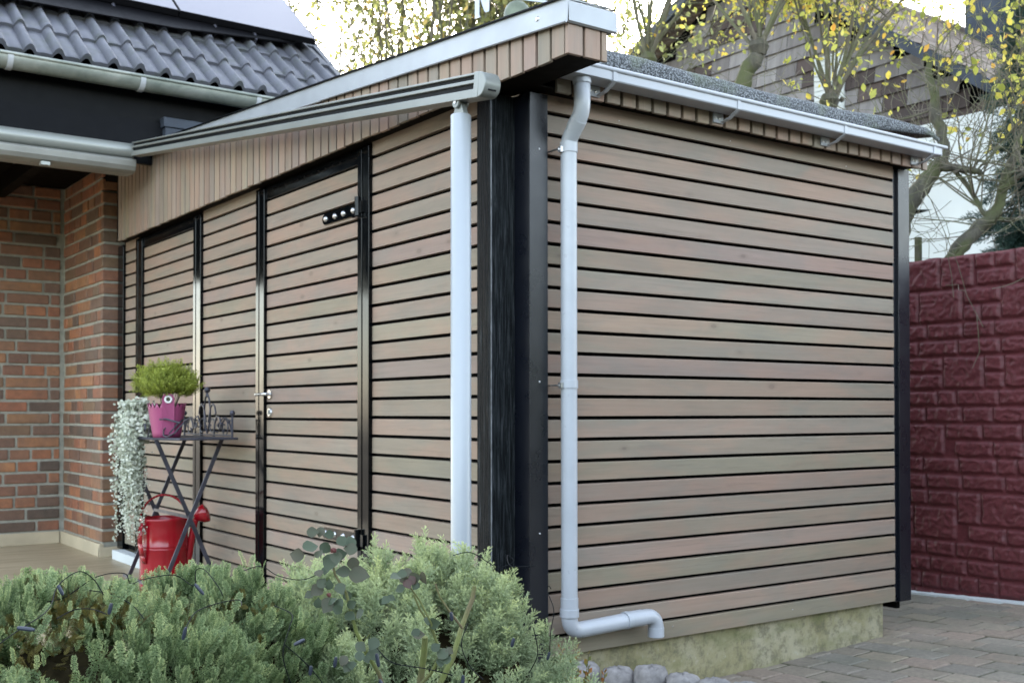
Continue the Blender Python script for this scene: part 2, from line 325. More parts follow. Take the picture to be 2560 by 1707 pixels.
# door 1 and its posts
for i, (y0, y1) in enumerate(((1.201, 1.319), (2.529, 2.648), (3.612, 3.745), (4.893, 5.035), (5.376, 5.52))):
    b = MB(); b.box(-.021, .035, y0, y1 - .05 if i in (0, 1, 2, 3) else y1, -.045, 2.436)
    if i in (0, 1, 2, 3): b.box(-.024, .035, y1 - .046, y1, -.045, 2.436)
    b.build('door_post' if i else 'door_post', M['black'], shed, bevel=.003)
def door(y0, y1, hinge):
    b = MB(); b.box(.026, .03, y0, y1, -.04, 2.38)
    d = b.build('door', M['void'], shed)
    side(y0 + .004, y1 - .004, 2.352, -.014, -.002).build('door_boards', M['wood_y'], d)
    b = MB(); b.box(-.010, .02, y0, y1, 2.36, 2.436); b.build('door_header', M['black'], shed, bevel=.002)
    # handle: rose + lever pointing towards the house
    yh = y1 - .06
    b = MB(); b.lathe([(0, -.012), (.026, -.012), (.026, -.004), (.023, 0)], (0, yh, 1.179), 20, (1, 0, 0))
    b.tube([(0, yh, 1.179), (-.035, yh, 1.179), (-.045, yh + .012, 1.179), (-.046, yh + .05, 1.179), (-.046, yh + .125, 1.177)], .0095, 10); b.build('handle', M['steel'], d, smooth=True)
    b = MB(); b.lathe([(0, -.014), (.024, -.014), (.027, -.008), (.027, 0)], (0, yh, 1.07), 20, (1, 0, 0)); b.box(-.022, -.013, yh - .005, yh + .005, 1.058, 1.085); b.build('lock', M['steel'], d, smooth=True)
    if hinge:
        for z in (2.128, .412):
            b = MB(); n = 8
            pts = [(1.315, z - .03), (1.315, z + .03)] + [(1.72 + .03 * math.cos(a), z + .03 * math.sin(a)) for a in [math.pi / 2 - math.pi * k / 8 for k in range(9)]]
            b.prism([Vector((0, y, zz)) for y, zz in pts], (-.012, 0, 0), (-.004, 0, 0)); h = b.build('strap_hinge', M['black'], d)
            b = MB(); b.tube([(-.034, 1.297, z - .045), (-.034, 1.297, z + .055)], .016, 12); b.box(-.034, -.022, 1.24, 1.30, z - .03, z + .03); b.box(-.05, -.02, 1.27, 1.33, z - .052, z - .044)
            b.build('hinge_pin', M['black'], h, smooth=True)
            for y in (1.39, 1.5, 1.6, 1.71):
                b = MB(); b.lathe([(0, -.012), (.008, -.011), (.014, -.005), (.0165, 0)], (-.012, y, z), 12, (1, 0, 0)); b.build('bolt', M['steel'], h, smooth=True)
door(1.319, 2.529, True); door(3.745, 4.893, False)
# corner beam, sheet metal trims, right post
b = MB(); b.box(-.028, .02, .112, .2, -.35, 2.44); b.build('corner_board', M['blackwood'], shed, bevel=.002)
b = MB(); n = 60
for k in range(1): b.box(-.030, .16, .085, .111, -.35, 2.44)
b.build('corner_beam', M['rawbeam'], shed, bevel=.003)
b = MB(); b.box(-.0325, -.029, .0835, .088, -.3, 2.44); b.build('worn_edge', plain('worn_pale_edge', (.10, .11, .12), .7, 0, .6, 30), shed)
b = MB(); b.box(.09, .186, -.03, -.026, -.02 - .3, 2.44); b.box(.09, .094, -.026, .084, -.32, 2.44); b.box(.182, .186, -.026, .0, -.32, 2.44); b.build('corner_trim', M['anthra'], shed, bevel=.0015)
b = MB(); b.box(2.668, 2.695, .004, .03, .0, 2.44); b.box(2.695, 2.797, -.014, .09, .002, 2.44); b.build('end_post', M['anthra'], shed, bevel=.002)
b = MB(); b.box(.12, 2.62, .045, .3, -.55, .0); b.box(.13, .3, .3, 5.45, -.3, -.05); b.build('plinth', M['plinth'], shed, bevel=.006)
b = MB(); b.box(-.09, .0, 3.65, 5.42, -.12, -.045); b.build('threshold', M['white'], shed, bevel=.004)
# soffit boards and fascia cladding (upright boards)
def roofz(y): return 2.66 + .084 * (y + .12)
b = MB(); b.box(-.085, .1, -.49, 5.35, 2.452, 2.458); b.box(.10, 2.80, -.085, .06, 2.452, 2.458); b.build('soffit', M['darksof'], shed)
b = MB()
def vboard_y(y0, y1, zb, x=-.1):
    zt0, zt1 = roofz(y0) - .06, roofz(y1) - .06; d = .018; r = random.uniform(-.001, .001); x += r
    b.add([(x, y0, zb), (x, y1, zb), (x, y1, zt1), (x, y0, zt0), (x + d, y0, zb), (x + d, y1, zb), (x + d, y1, zt1), (x + d, y0, zt0)],
          [(0, 1, 2, 3), (7, 6, 5, 4), (0, 4, 5, 1), (1, 5, 6, 2), (2, 6, 7, 3), (3, 7, 4, 0)])
y = -.505; i = 0
while y < 5.24:
    wdt = .076; vboard_y(y, y + wdt, 2.438 + random.uniform(-.003, .003)); y += .0915
for k, (x0, x1) in enumerate(((-.099, -.025), (-.012, .063), (.072, .098))): b.box(x0, x1, -.527, -.509, 2.44, 2.575)
o = b.build('verge_cladding', M['wood_z'], shed, bevel=.002)
b = MB(); b.box(-.082, .09, -.508, 5.34, 2.458, 2.56)
b.add([(-.082, -.49, 2.56), (-.082, 5.34, 2.56), (-.082, 5.34, roofz(5.34) - .05), (-.082, -.49, roofz(-.49) - .05)], [(0, 1, 2, 3)])
b.build('verge_beam', M['void'], shed)
b = MB(); x = .185
while x < 2.83:
    b.box(x, min(x + .0755, 2.845), -.1, -.082, 2.437 + random.uniform(-.002, .002), 2.6); x += .0935
b.build('eaves_cladding', M['wood_z'], shed, bevel=.002)
b = MB(); b.box(.18, 2.84, -.081, -.06, 2.46, 2.6); b.build('eaves_beam', M['void'], shed)
# verge coping in two lengths + front piece
def cope(y0, y1, x=-.12, h=.09, nm='coping'):
    b = MB(); sec = []
    for y in (y0, y1):
        zt = roofz(y) + .02
        sec.append([(x - .006, y, zt - h - .004), (x, y, zt - h), (x + .004, y, zt), (.10, y, zt + .004), (.10, y, zt - .004), (x + .012, y, zt - .006), (x + .006, y, zt - h), (x - .001, y, zt - h - .008)])
    n = 8; b.add(sec[0] + sec[1], [tuple(range(n)), tuple(range(n, 2 * n))[::-1]] + [(i, i + n, (i + 1) % n + n, (i + 1) % n) for i in range(n)])
    return b.build(nm, M['zinc'], shed)
cope(-.545, 1.56); cope(1.552, 5.32, -.1185, .092)
b = MB()
for sgn in (1,):
    x0, x1, yf = -.108, .135, -.545; zt = 2.634; h = .075
    b.add([(x0, yf, zt - h), (x1, yf, zt - h), (x1, yf, zt), (x0, yf, zt), (x0, yf + .004, zt - h), (x1 - .004, yf + .004, zt - h), (x1 - .004, -.3, zt + .01), (x0, -.3, zt + .02), (x1, -.2, zt + .02), (x1, -.2, zt - h + .02), (x1, yf + .01, zt - h - .006), (x0, yf + .01, zt - h - .006)],
          [(0, 1, 2, 3), (3, 2, 8, 7), (1, 9, 8, 2), (0, 11, 10, 1)])
b.build('coping_end', M['zinc'], shed)
b = MB(); b.lathe([(0, -.006), (.007, -.005), (.011, 0)], (-.118, -.36, 2.612), 12, (1, 0, 0)); b.build('coping_screw', M['steel'], shed, smooth=True)
b = MB(); b.add([(-.128, -.55, roofz(-.55) + .024), (.13, -.55, roofz(-.55) + .018), (.13, 5.3, roofz(5.3) + .03), (-.124, 5.3, roofz(5.3) + .028)], [(0, 1, 2, 3)])
b.add([(-.128, -.55, roofz(-.55) + .017), (-.124, 5.3, roofz(5.3) + .021), (-.124, 5.3, roofz(5.3) + .028), (-.128, -.55, roofz(-.55) + .024)], [(0, 1, 2, 3)]); b.build('coping_felt', M['darkfac'], shed)
# roofing felt with rolled front edge, a little wavy, lifted at the right end
nx, prof = 60, [(.0, .0), (-.02, -.004), (-.035, -.016), (-.042, -.04), (-.04, -.075), (-.035, -.1)]
V = []; F = []
xs = np.linspace(.095, 2.875, nx)
for i, x in enumerate(xs):
    wv = .006 * math.sin(x * 3.1) + .003 * math.sin(x * 11 + 1); t = max(0, (x - 2.2) / .675); lift = .01 * math.sin(t * 3.1) - .035 * max(0, t - .88) / .12; cut = 1 - .62 * t
    V.append((x, 5.4, roofz(5.4))); V.append((x, .3, roofz(.3) + lift * .3)); 
    for dy, dz in prof: V.append((x + (.03 * t if dz < -.03 else 0), -.1 + dy, roofz(-.12) + dz * cut + wv + lift))
k = 2 + len(prof)
for i in range(nx - 1):
    for j in range(k - 1): F.append((i * k + j, i * k + j + 1, (i + 1) * k + j + 1, (i + 1) * k + j))
o = arrmesh('roofing_felt', V, F, M['felt'], shed, smooth=True); sm = o.modifiers.new('thick', 'SOLIDIFY'); sm.thickness = .006
# eaves gutter
gx0, gx1 = .17, 2.80
b = MB(); t = .003
sec = [(-.118, 2.56), (-.118, 2.492), (-.217, 2.491), (-.221, 2.496), (-.221, 2.532), (-.218, 2.532), (-.218, 2.498), (-.215, 2.494), (-.121, 2.495), (-.121, 2.56)]
b.prism([Vector((0, yy, zz)) for yy, zz in sec], (gx0, 0, 0), (gx1, 0, 0))
b.box(gx0 - .003, gx0, -.222, -.117, 2.490, 2.537); b.box(gx1, gx1 + .003, -.222, -.117, 2.490, 2.537)
g = b.build('gutter', M['gutter'], shed)
b = MB(); b.tube([(gx0 + .1, -.221, 2.540), (gx1 + .045, -.221, 2.540)], .0102, 14); b.build('gutter_bead', M['gutter'], g, smooth=True)
b = MB(); b.box(.18, .378, -.2245, -.2215, 2.493, 2.53); b.build('outlet_joint', M['gutter'], g)
for x in (.403, 1.174, 1.962, 2.733):
    b = MB(); w2 = .011
    b.prism([Vector((0, yy, zz)) for yy, zz in ((-.2255, 2.532), (-.2255, 2.491), (-.205, 2.480), (-.16, 2.458), (-.112, 2.450), (-.112, 2.456), (-.158, 2.464), (-.203, 2.486), (-.2215, 2.495), (-.2215, 2.532))], (x - w2, 0, 0), (x + w2, 0, 0))
    b.box(x - .055, x + w2, -.112, -.104, 2.447, 2.492); br = b.build('gutter_bracket', M['gutter'], g, bevel=.0015)
    b = MB()
    for dx in (-.045, -.02): b.lathe([(0, -.006), (.005, -.005), (.007, 0)], (x + dx, -.112, 2.468), 8, (0, 1, 0))
    b.build('screw', M['steel'], br)
# downpipe
R_ = .0355; px = .262
def bend(p0, p1, p2, n=8):
    p0, p1, p2 = Vector(p0), Vector(p1), Vector(p2)
    return [(p0 * (1 - t) ** 2 + p1 * 2 * t * (1 - t) + p2 * t * t) for t in [i / n for i in range(n + 1)]]
path = [Vector((px, -.172, 2.50))] + bend((px, -.172, 2.39), (px, -.172, 2.35), (px, -.15, 2.322)) + bend((px, -.1, 2.265), (px, -.08, 2.245), (px, -.08, 2.215)) + [Vector((px, -.08, 1.2)), Vector((px, -.08, .25))] + bend((px, -.08, .19), (px, -.08, .127), (px + .065, -.08, .128), 10) + bend((.705, -.08, .142), (.765, -.08, .144), (.767, -.08, .085), 10) + [Vector((.767, -.08, .045))]
b = MB(); b.tube(path, R_, 24, caps=False); dp = b.build('downpipe', M['pvc'], shed, smooth=True); sm = dp.modifiers.new('w', 'SOLIDIFY'); sm.thickness = .003; sm.offset = -1
for pth, r in (([(px, -.172, 2.50), (px, -.172, 2.468)], .0395), ([(px, -.08, 2.275 - .04), (px, -.08, 2.19)], .039), ([(px, -.08, 1.208), (px, -.08, 1.172)], .039), ([(px, -.08, .272), (px, -.08, .192)], .0385), ([(px, -.08, .225), (px, -.08, .19)], .0415), ([(.575, -.08, .139), (.60, -.08, .14)], .0395), ([(.60, -.08, .14), (.68, -.08, .1415)], .0375), ([(.767, -.08, .088), (.767, -.08, .046)], .0375), ([(px, -.151, 2.323), (px, -.12, 2.29)], .0375)):
    b = MB(); b.tube(pth, r, 24); b.build('pipe_collar', M['pvc'], dp, smooth=True, bevel=.001)
for z in (2.2, 1.185):
    b = MB(); b.box(px - .052, px - .036, -.09, -.07, z - .012, z + .012); b.tube([(px - .055, -.08, z), (px - .055, 0, z)], .004, 6); b.build('pipe_clip', M['steel'], dp)
for x, z in ((.62, 2.4), (1.35, 2.41), (2.25, 2.40), (.95, .06), (1.8, .05)):
    b = MB(); b.lathe([(0, -.003), (.003, -.0025), (.004, 0)], (x, 0, z), 6, (0, 1, 0)); b.build('screw', M['steel'], shed)
for z in (2.2, 1.2, .55): b = MB(); b.lathe([(0, -.003), (.004, -.002), (.005, 0)], (.14, -.03, z), 8, (0, 1, 0)); b.build('screw', M['steel'], shed)
# ================================================================== HOUSE
house = thing('brick_house', 'brick house with a dark tiled roof and solar panels beside the wooden shed', 'house', (-1.0, 6.86, -.12))
brick = MB(); BH = .086; BP = .108
def course(b, axis, a0, a1, face, d, z, rnd):
    a = a0 + rnd.uniform(-.2, 0)
    while a < a1:
        L = .355 if rnd.random() < .5 else .165; p, q = max(a, a0), min(a + L, a1); jj = rnd.uniform(-.006, .006)
        if q - p > .03:
            s, e = sorted((face + jj, face + d))
            if axis == 'x': b.box(p, q, s, e, z, z + BH + rnd.uniform(-.004, .003))
            else: b.box(s, e, p, q, z, z + BH + rnd.uniform(-.004, .003))
        a += L + .021
rnd = random.Random(3); z = .0
while z < 3.08:
    course(brick, 'x', -.93, -.15, 6.86, .05, z, rnd); course(brick, 'y', 5.66, 6.84, -.12, .05, z, rnd)
    brick.box(-.123 + rnd.uniform(-.002, .002), .028, 5.6 + rnd.uniform(-.003, .003), 5.66, z, z + BH); z += BP
b = MB(); b.box(-.95, 1.6, 6.874, 6.95, -.12, 3.2); b.box(-.108, .3, 5.612, 6.95, -.12, 2.9); b.box(-.108, .3, 5.67, 6.95, 2.9, 3.2)
wall = b.build('wall', M['mortar'], house); brick.build('brick_face', M['brick'], wall, bevel=.007)
b = MB(); b.box(-.93, -.15, 6.845, 6.872, -.12, -.012); b.box(-.145, -.109, 5.58, 6.84, -.12, -.012); b.box(-.145, .02, 5.572, 5.61, -.12, -.04); b.build('skirting', M['skirt'], house, bevel=.003)
b = MB(); b.box(-4.2, -.95, 6.86, 6.98, 2.36, 3.2); b.build('lintel', M['darkfac'], house)
# roof tiles: corrugated courses
SL = .82; ze, ye = 3.52, 4.22; TP = .186; rowy = .31
def rz(y): return ze + SL * (y - ye)
nr = 7; Vt = []; Ft = []
prof = []
for i in range(17):
    u = i / 16
    h = .055 * math.sin(math.pi * (u / .45)) ** .8 if u < .45 else 0.006 * math.sin(math.pi * (u - .45) / .55)
    prof.append((u, max(h, 0)))
xr0 = -2.9; ncol = int((1.62 - xr0) / TP)
xv = xr0 + ncol * TP
for r in range(nr):
    y0 = ye + r * rowy - .01; y1 = y0 + rowy + .07
    base = len(Vt)
    pts = []
    for c_ in range(ncol):
        jz = random.uniform(-.003, .003)
        for u, h in prof[:-1]: pts.append((xr0 + (c_ + u) * TP - .0, h + jz))
    pts.append((xv, 0))
    for (xx, h) in pts:
        nb = Vector((0, -SL, 1)).normalized()
        for (yy, dd) in ((y0, -.022), (y0, .018), (y0 + .015, .024), (y1, -.01)):
            q = Vector((xx, yy, rz(yy))) + nb * (h + dd); Vt.append(tuple(q))
    for i in range(len(pts) - 1):
        for j in range(3): Ft.append((base + i * 4 + j, base + (i + 1) * 4 + j, base + (i + 1) * 4 + j + 1, base + i * 4 + j + 1))
tiles = arrmesh('roof_tiles', Vt, Ft, M['tile'], house, smooth=True); tiles.data.set_sharp_from_angle(angle=rad(38))
b = MB()
for r in range(nr):      # verge tiles, turned down at the gable edge
    y0 = ye + r * rowy - .01; A = [Vector((xv - .02, 0, .045)), Vector((xv + .035, 0, .045)), Vector((xv + .04, 0, .03)), Vector((xv + .04, 0, -.1)), Vector((xv + .025, 0, -.1)), Vector((xv + .02, 0, .01)), Vector((xv - .02, 0, .01))]
    n = len(A); a_ = [p + Vector((0, y0, rz(y0))) for p in A]; b_ = [p + Vector((0, y0 + rowy + .02, rz(y0 + rowy + .02) - .012)) for p in A]
    b.add(a_ + b_, [tuple(range(n)), tuple(range(n, 2 * n))[::-1]] + [(i, i + n, (i + 1) % n + n, (i + 1) % n) for i in range(n)])
b.build('verge_tiles', M['tile'], house, bevel=.006)
b = MB(); yr = ye + 7 * rowy; b.add([(xr0, ye + .05, rz(ye) - .08), (xv, ye + .05, rz(ye) - .08), (xv, yr + .3, rz(yr) + .14), (xr0, yr + .3, rz(yr) + .14)], [(0, 1, 2, 3)])
b.add([(xv - .02, ye + .1, rz(ye) - .12), (xv - .02, yr + .3, rz(yr)), (xv - .02, 6.9, 2.8), (xv - .02, ye + .1, 3.0)], [(0, 1, 2, 3)])
b.add([(xr0, yr + .3, rz(yr) + .12), (xv, yr + .3, rz(yr) + .12), (xv, 12, 3), (xr0, 12, 3)], [(0, 1, 2, 3)])
b.build('roof_underlay', M['void'], house)
b = MB(); b.box(-3.6, 1.5, 4.36, 4.40, 3.02, 3.52); b.box(-3.6, .32, 4.40, 4.62, 2.98, 3.02); fb = b.build('eaves_fascia', M['darkfac'], house)
b = MB(); b.box(-3.6, 1.5, 4.335, 4.358, 3.02, 3.2); b.build('lower_fascia_board', plain('dark_grey_board', (.0035, .004, .0055), .6, spec=.08), house)
b = MB(); b.box(-3.6, 1.5, 4.62, 6.9, 3.12, 3.15); b.build('eaves_soffit', M['darksof'], house)
b = MB()
for x in np.arange(-3.2, .1, .62): b.box(x, x + .09, 4.62, 6.85, 2.98, 3.12)
b.build('rafters', M['darksof'], house)
b = MB(); b.box(.3, 1.5, 4.3, 4.62, 3.42, 3.5); b.box(-3.6, .62, 4.40, 4.44, 2.9, 3.1); b.build('eaves_board', M['darkfac'], house)
b = MB(); b.box(-.06, .6, 4.26, 4.355, 3.165, 3.235); b.box(-.045, .6, 4.27, 4.355, 3.03, 3.162); b.build('eaves_box', M['slate'], house, bevel=.004)
# half round zinc gutter
b = MB(); gy, gzz, gr = 4.2, 3.46, .082; sec = [(gy + gr * math.cos(a), gzz + gr * math.sin(a)) for a in [math.pi + math.pi * i / 14 for i in range(15)]]
sec2 = [(gy + (gr - .004) * math.cos(a), gzz + (gr - .004) * math.sin(a)) for a in [2 * math.pi - math.pi * i / 14 for i in range(15)]]
b.prism([Vector((0, yy, zz)) for yy, zz in sec + sec2], (-3.6, 0, 0), (.95, 0, 0)); hg = b.build('zinc_gutter', M['oldzinc'], house, smooth=True)
b = MB(); b.tube([(-3.6, gy - gr, gzz + .004), (.95, gy - gr, gzz + .004)], .0125, 12); b.build('gutter_bead', M['oldzinc'], hg, smooth=True)
for x in (-2.01, -1.134, -.253, .62):
    b = MB(); q = [(gy + (gr + .007) * math.cos(a), gzz + (gr + .007) * math.sin(a)) for a in [math.pi + math.pi * i / 12 for i in range(13)]]; q2 = [(gy + gr * math.cos(a), gzz + gr * math.sin(a)) for a in [2 * math.pi - math.pi * i / 12 for i in range(13)]]
    b.prism([Vector((0, yy, zz)) for yy, zz in q + q2], (x - .018, 0, 0), (x + .018, 0, 0)); b.build('gutter_bracket', M['gutter'], hg, smooth=True)
b = MB(); b.tube([(.62, gy, 3.42), (.62, gy, 3.3), (.5, 4.45, 3.16), (.45, 4.6, 3.1)], .055, 16); b.build('rain_outlet', M['oldzinc'], hg, smooth=True)
# solar panels on the roof
nb = Vector((0, -SL, 1)).normalized(); up_ = Vector((0, 1, SL)).normalized()
def panel(x0, x1, yb, lift, L=1.7):
    o0 = Vector((0, yb, rz(yb))) + nb * lift
    a, c, d, e = Vector((x0, 0, 0)) + o0, Vector((x1, 0, 0)) + o0, Vector((x1, 0, 0)) + o0 + up_ * L, Vector((x0, 0, 0)) + o0 + up_ * L
    b = MB(); b.add([a, c, d, e, a - nb * .05, c - nb * .05, d - nb * .05, e - nb * .05], [(3, 2, 1, 0), (4, 5, 6, 7), (0, 1, 5, 4), (1, 2, 6, 5), (2, 3, 7, 6), (3, 0, 4, 7)])
    p = b.build('solar_panel', M['blackalu'], house)
    e_ = .008; b = MB(); ux = Vector((e_, 0, 0)); uu = up_ * e_; k = nb * .0025
    b.add([a + ux + uu + k, c - ux + uu + k, d - ux - uu + k, e + ux - uu + k], [(0, 1, 2, 3)]); b.build('panel_glass', M['solar'], p)
panel(.26, 1.44, 4.95, .17); panel(-.93, .25, 4.95, .17); panel(-2.12, -.94, 4.95, .17)
b = MB(); q0 = [Vector((x, y, rz(y))) + nb * l for x, y, l in ((1.40, 5.0, .115), (-2.6, 5.0, .115), (-2.6, 4.68, .10), (.2, 4.80, .10), (1.2, 4.95, .10))]; b.prism(q0, (0, 0, 0), tuple(nb * -.01)); b.build('panel_shade_sheet', M['blackalu'], house)  # black tapering sheet standing in for the shade on the tiles below the panels
for x in (.56, .90, -.25, -1.2):
    b = MB(); o0 = Vector((x, 4.93, rz(4.93))); a = o0 + nb * .02; b.tube([a, a + nb * .07 - up_ * .03, a + nb * .09 + up_ * .03, a + nb * .11 + up_ * .1], .014, 6); b.build('panel_hook', M['iron'], house)
# ================================================================== AWNING
aw = thing('awning', 'grey awning cassette with a slotted guide rail sloping down to a round pale pole', 'awning', (-.25, -.012, -.3))
b = MB(); cy, cz = 4.36, 2.965; sec = [(cy + .075 * math.cos(a), cz + .06 * math.sin(a)) for a in [2 * math.pi * i / 20 for i in range(20)]]
b.prism([Vector((0, yy, zz)) for yy, zz in sec], (-3.6, 0, 0), (-.262, 0, 0)); b.build('awning_roller', M['alu'], aw, smooth=True)
b = MB(); sec = [(4.30, 2.905), (4.285, 2.89), (4.29, 2.85), (4.31, 2.82), (4.36, 2.805), (4.5, 2.81), (4.52, 2.9)]
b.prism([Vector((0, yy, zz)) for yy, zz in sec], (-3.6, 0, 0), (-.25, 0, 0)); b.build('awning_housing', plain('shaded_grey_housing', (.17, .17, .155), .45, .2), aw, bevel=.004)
b = MB(); b.box(-.9, -.84, 4.30, 4.36, 2.785, 2.808); b.build('awning_bracket', M['alu'], aw)
r0 = Vector((-.25, -.235, 2.362)); r1 = Vector((-.25, 4.30, 2.973)); dr = (r1 - r0).normalized(); nr_ = Vector((0, -dr.z, dr.y)); X = Vector((1, 0, 0)); Lr = (r1 - r0).length
def rail_piece(b, pts, s0, s1):   # pts in (x offset, n offset)
    b.prism([r0 + X * p + nr_ * q for p, q in pts], dr * s0, dr * s1)
hh = .049; b = MB()
W0, W1 = -.035, .035
for q0, q1 in ((-.049, -.015), (.008, .022), (.040, .049)): rail_piece(b, [(W0, q0), (W1, q0), (W1, q1), (W0, q1)], .03, Lr)
for q0, q1 in ((-.015, .008), (.022, .040)): rail_piece(b, [(W0 + .02, q0), (W1, q0), (W1, q1), (W0 + .02, q1)], .06, Lr - .01)
rl = b.build('guide_rail', M['alu'], aw, bevel=.002)
b = MB()
for q0, q1 in ((-.0145, .0075), (.0225, .0395)): rail_piece(b, [(W0 + .013, q0), (W0 + .0195, q0), (W0 + .0195, q1), (W0 + .013, q1)], .062, Lr - .012)
b.build('rail_slot', M['cable'], rl)
b = MB(); n = 14; pr = [(hh * math.sin(a), -hh * math.cos(a) ) for a in [math.pi * i / n for i in range(n + 1)]]
ep = [r0 + nr_ * q - dr * (p - .04) for p, q in [(h_, q_) for h_, q_ in pr]]
b.prism([p + Vector((0, 0, 0)) for p in ep] , X * (W0 - .003), X * (W1 + .003)); 
b.prism([r0 + nr_ * q + dr * s_ for s_, q in ((.04, -.051), (.075, -.051), (.075, .051), (.04, .051))], X * (W0 - .003), X * (W0 + .003))
b.build('rail_end_cap', M['alu'], rl, bevel=.004, smooth=True)
b = MB(); c_ = r0 - dr * -.028 - nr_ * .018; b.prism([c_ + X * p + nr_ * q for p, q in ((-.018, -.007), (.02, -.007), (.02, .007), (-.018, .007))], dr * -.033, dr * -.03); b.build('rail_latch', M['cable'], rl)
b = MB(); b.tube([(-.25, -.012, -.3), (-.25, -.012, 2.286), (-.25, -.012, 2.289)], [.0425, .0425, .040], 28); po = b.build('awning_pole', M['pole'], aw, smooth=True)
b = MB(); b.prism([Vector((-.25, yy, zz)) for yy, zz in ((-.052, 2.286), (.03, 2.286), (.012, 2.335), (.006, 2.345), (-.022, 2.345), (-.03, 2.335))], (-.012, 0, 0), (.012, 0, 0))
for dx in (-.02, .02):
    b.lathe([(0, -.006), (.024, -.006), (.026, 0), (.024, .006), (0, .006)], (-.25 + dx, -.01, 2.34), 20, (1, 0, 0)); b.box(-.25 + dx - .006, -.25 + dx + .006, -.034, .014, 2.34, 2.362)
b.build('pole_joint', M['alu'], po, bevel=.0015)
b = MB(); b.lathe([(0, -.003), (.009, -.003), (.01, 0)], (-.277, -.01, 2.34), 12, (1, 0, 0)); b.build('joint_screw', M['steel'], po)
# ================================================================== RED WALL
def vnoise(x, y, seed=0):
    xi = np.floor(x).astype(int); yi = np.floor(y).astype(int); fx = x - xi; fy = y - yi; fx = fx * fx * (3 - 2 * fx); fy = fy * fy * (3 - 2 * fy)
    def h(a, b_): return (np.sin(a * 127.1 + b_ * 311.7 + seed * 74.7) * 43758.5453) % 1.0
    return (h(xi, yi) * (1 - fx) + h(xi + 1, yi) * fx) * (1 - fy) + (h(xi, yi + 1) * (1 - fx) + h(xi + 1, yi + 1) * fx) * fy
ZT = 2.112; RP = .112
stones = []; rr_ = random.Random(5); nrow = 21
occ = {}
colsw = .145
for r in range(nrow):
    yv = -1.6 - rr_.uniform(0, .2)
    while yv < 3.2:
        wd = rr_.choice((.27, .27, .30, .14, .22, .27)); z1 = ZT - r * RP
        blk = next((e for e in occ.get(r, []) if e[0] < yv + wd and e[1] > yv + .01), None)
        if blk:
            if blk[0] - yv > .08: stones.append((yv, blk[0], z1 - RP, z1))
            yv = blk[1]; continue
        if r % 4 in (2, 3) and wd > .29 and r < nrow - 1 or (r in (0, 6, 14) and rr_.random() < .3):
            stones.append((yv, yv + wd + .03, z1 - 2 * RP, z1)); occ.setdefault(r + 1, []).append((yv, yv + wd + .03)); yv += wd + .03
        else: stones.append((yv, yv + wd, z1 - RP, z1)); yv += wd
ys = np.arange(-1.5, 3.0, .009); zz_ = np.arange(-.26, ZT + .001, .009); Y, Z = np.meshgrid(ys, zz_, indexing='ij'); H = np.zeros_like(Y)
for i, (a, c, d, e) in enumerate(stones):
    mk = (Y > a) & (Y < c) & (Z > d) & (Z < e)
    wob = (vnoise(Y[mk] * 22, Z[mk] * 22, 3) - .5) * .010
    dist = np.minimum(np.minimum(Y[mk] - a, c - Y[mk]), np.minimum(Z[mk] - d, e - Z[mk])) - .007 + wob
    t = np.clip(dist / .013, 0, 1); t = t * t * (3 - 2 * t)
    u, v = Y[mk] + i * 3.7, Z[mk] + i * 1.3
    wx = u * 24 + 1.5 * vnoise(u * 19, v * 19, 9) + v * 8; wy = v * 26 + 1.5 * vnoise(u * 17, v * 17, 4)
    rg = 1 - np.abs(vnoise(wx, wy, 1) * 2 - 1); rg2 = 1 - np.abs(vnoise(wx * 2.3, wy * 2.1, 2) * 2 - 1)
    H[mk] = t * (.011 + .009 * rg ** 2 + .007 * rg2)
H += .002 * vnoise(Y * 60, Z * 60, 5)
Vw = np.stack([4.0 - H, Y, Z + (Z > ZT - .02) * .012 * (vnoise(Y * 8, Z * 0, 8) - .5)], -1).reshape(-1, 3); ny, nz = len(ys), len(zz_)
ii, jj = np.meshgrid(np.arange(ny - 1), np.arange(nz - 1), indexing='ij'); a0 = (ii * nz + jj).ravel()
Fw = np.stack([a0, a0 + 1, a0 + nz + 1, a0 + nz], 1)
rw = thing('garden_wall', 'dark red painted garden wall of rough moulded stones right of the shed', 'wall', (4.05, .5, -.15))
arrmesh('stone_face', Vw, Fw, M['redwall'], rw, smooth=True)
b = MB(); b.box(4.002, 4.14, -1.5, 3, -.3, ZT - .006); b.build('wall_core', M['redwall'], rw, bevel=.004)
b = MB(); b.add([(3.925, -1.5, gz(3.93, -1.5) + .012), (4.0, -1.5, gz(4, -1.5) + .014), (4.0, 3, gz(4, 3) + .014), (3.925, 3, gz(3.93, 3) + .012), (3.925, -1.5, -.4), (3.925, 3, -.4)], [(0, 1, 2, 3), (4, 0, 3, 5)]); b.build('base_strip', M['white'], rw)
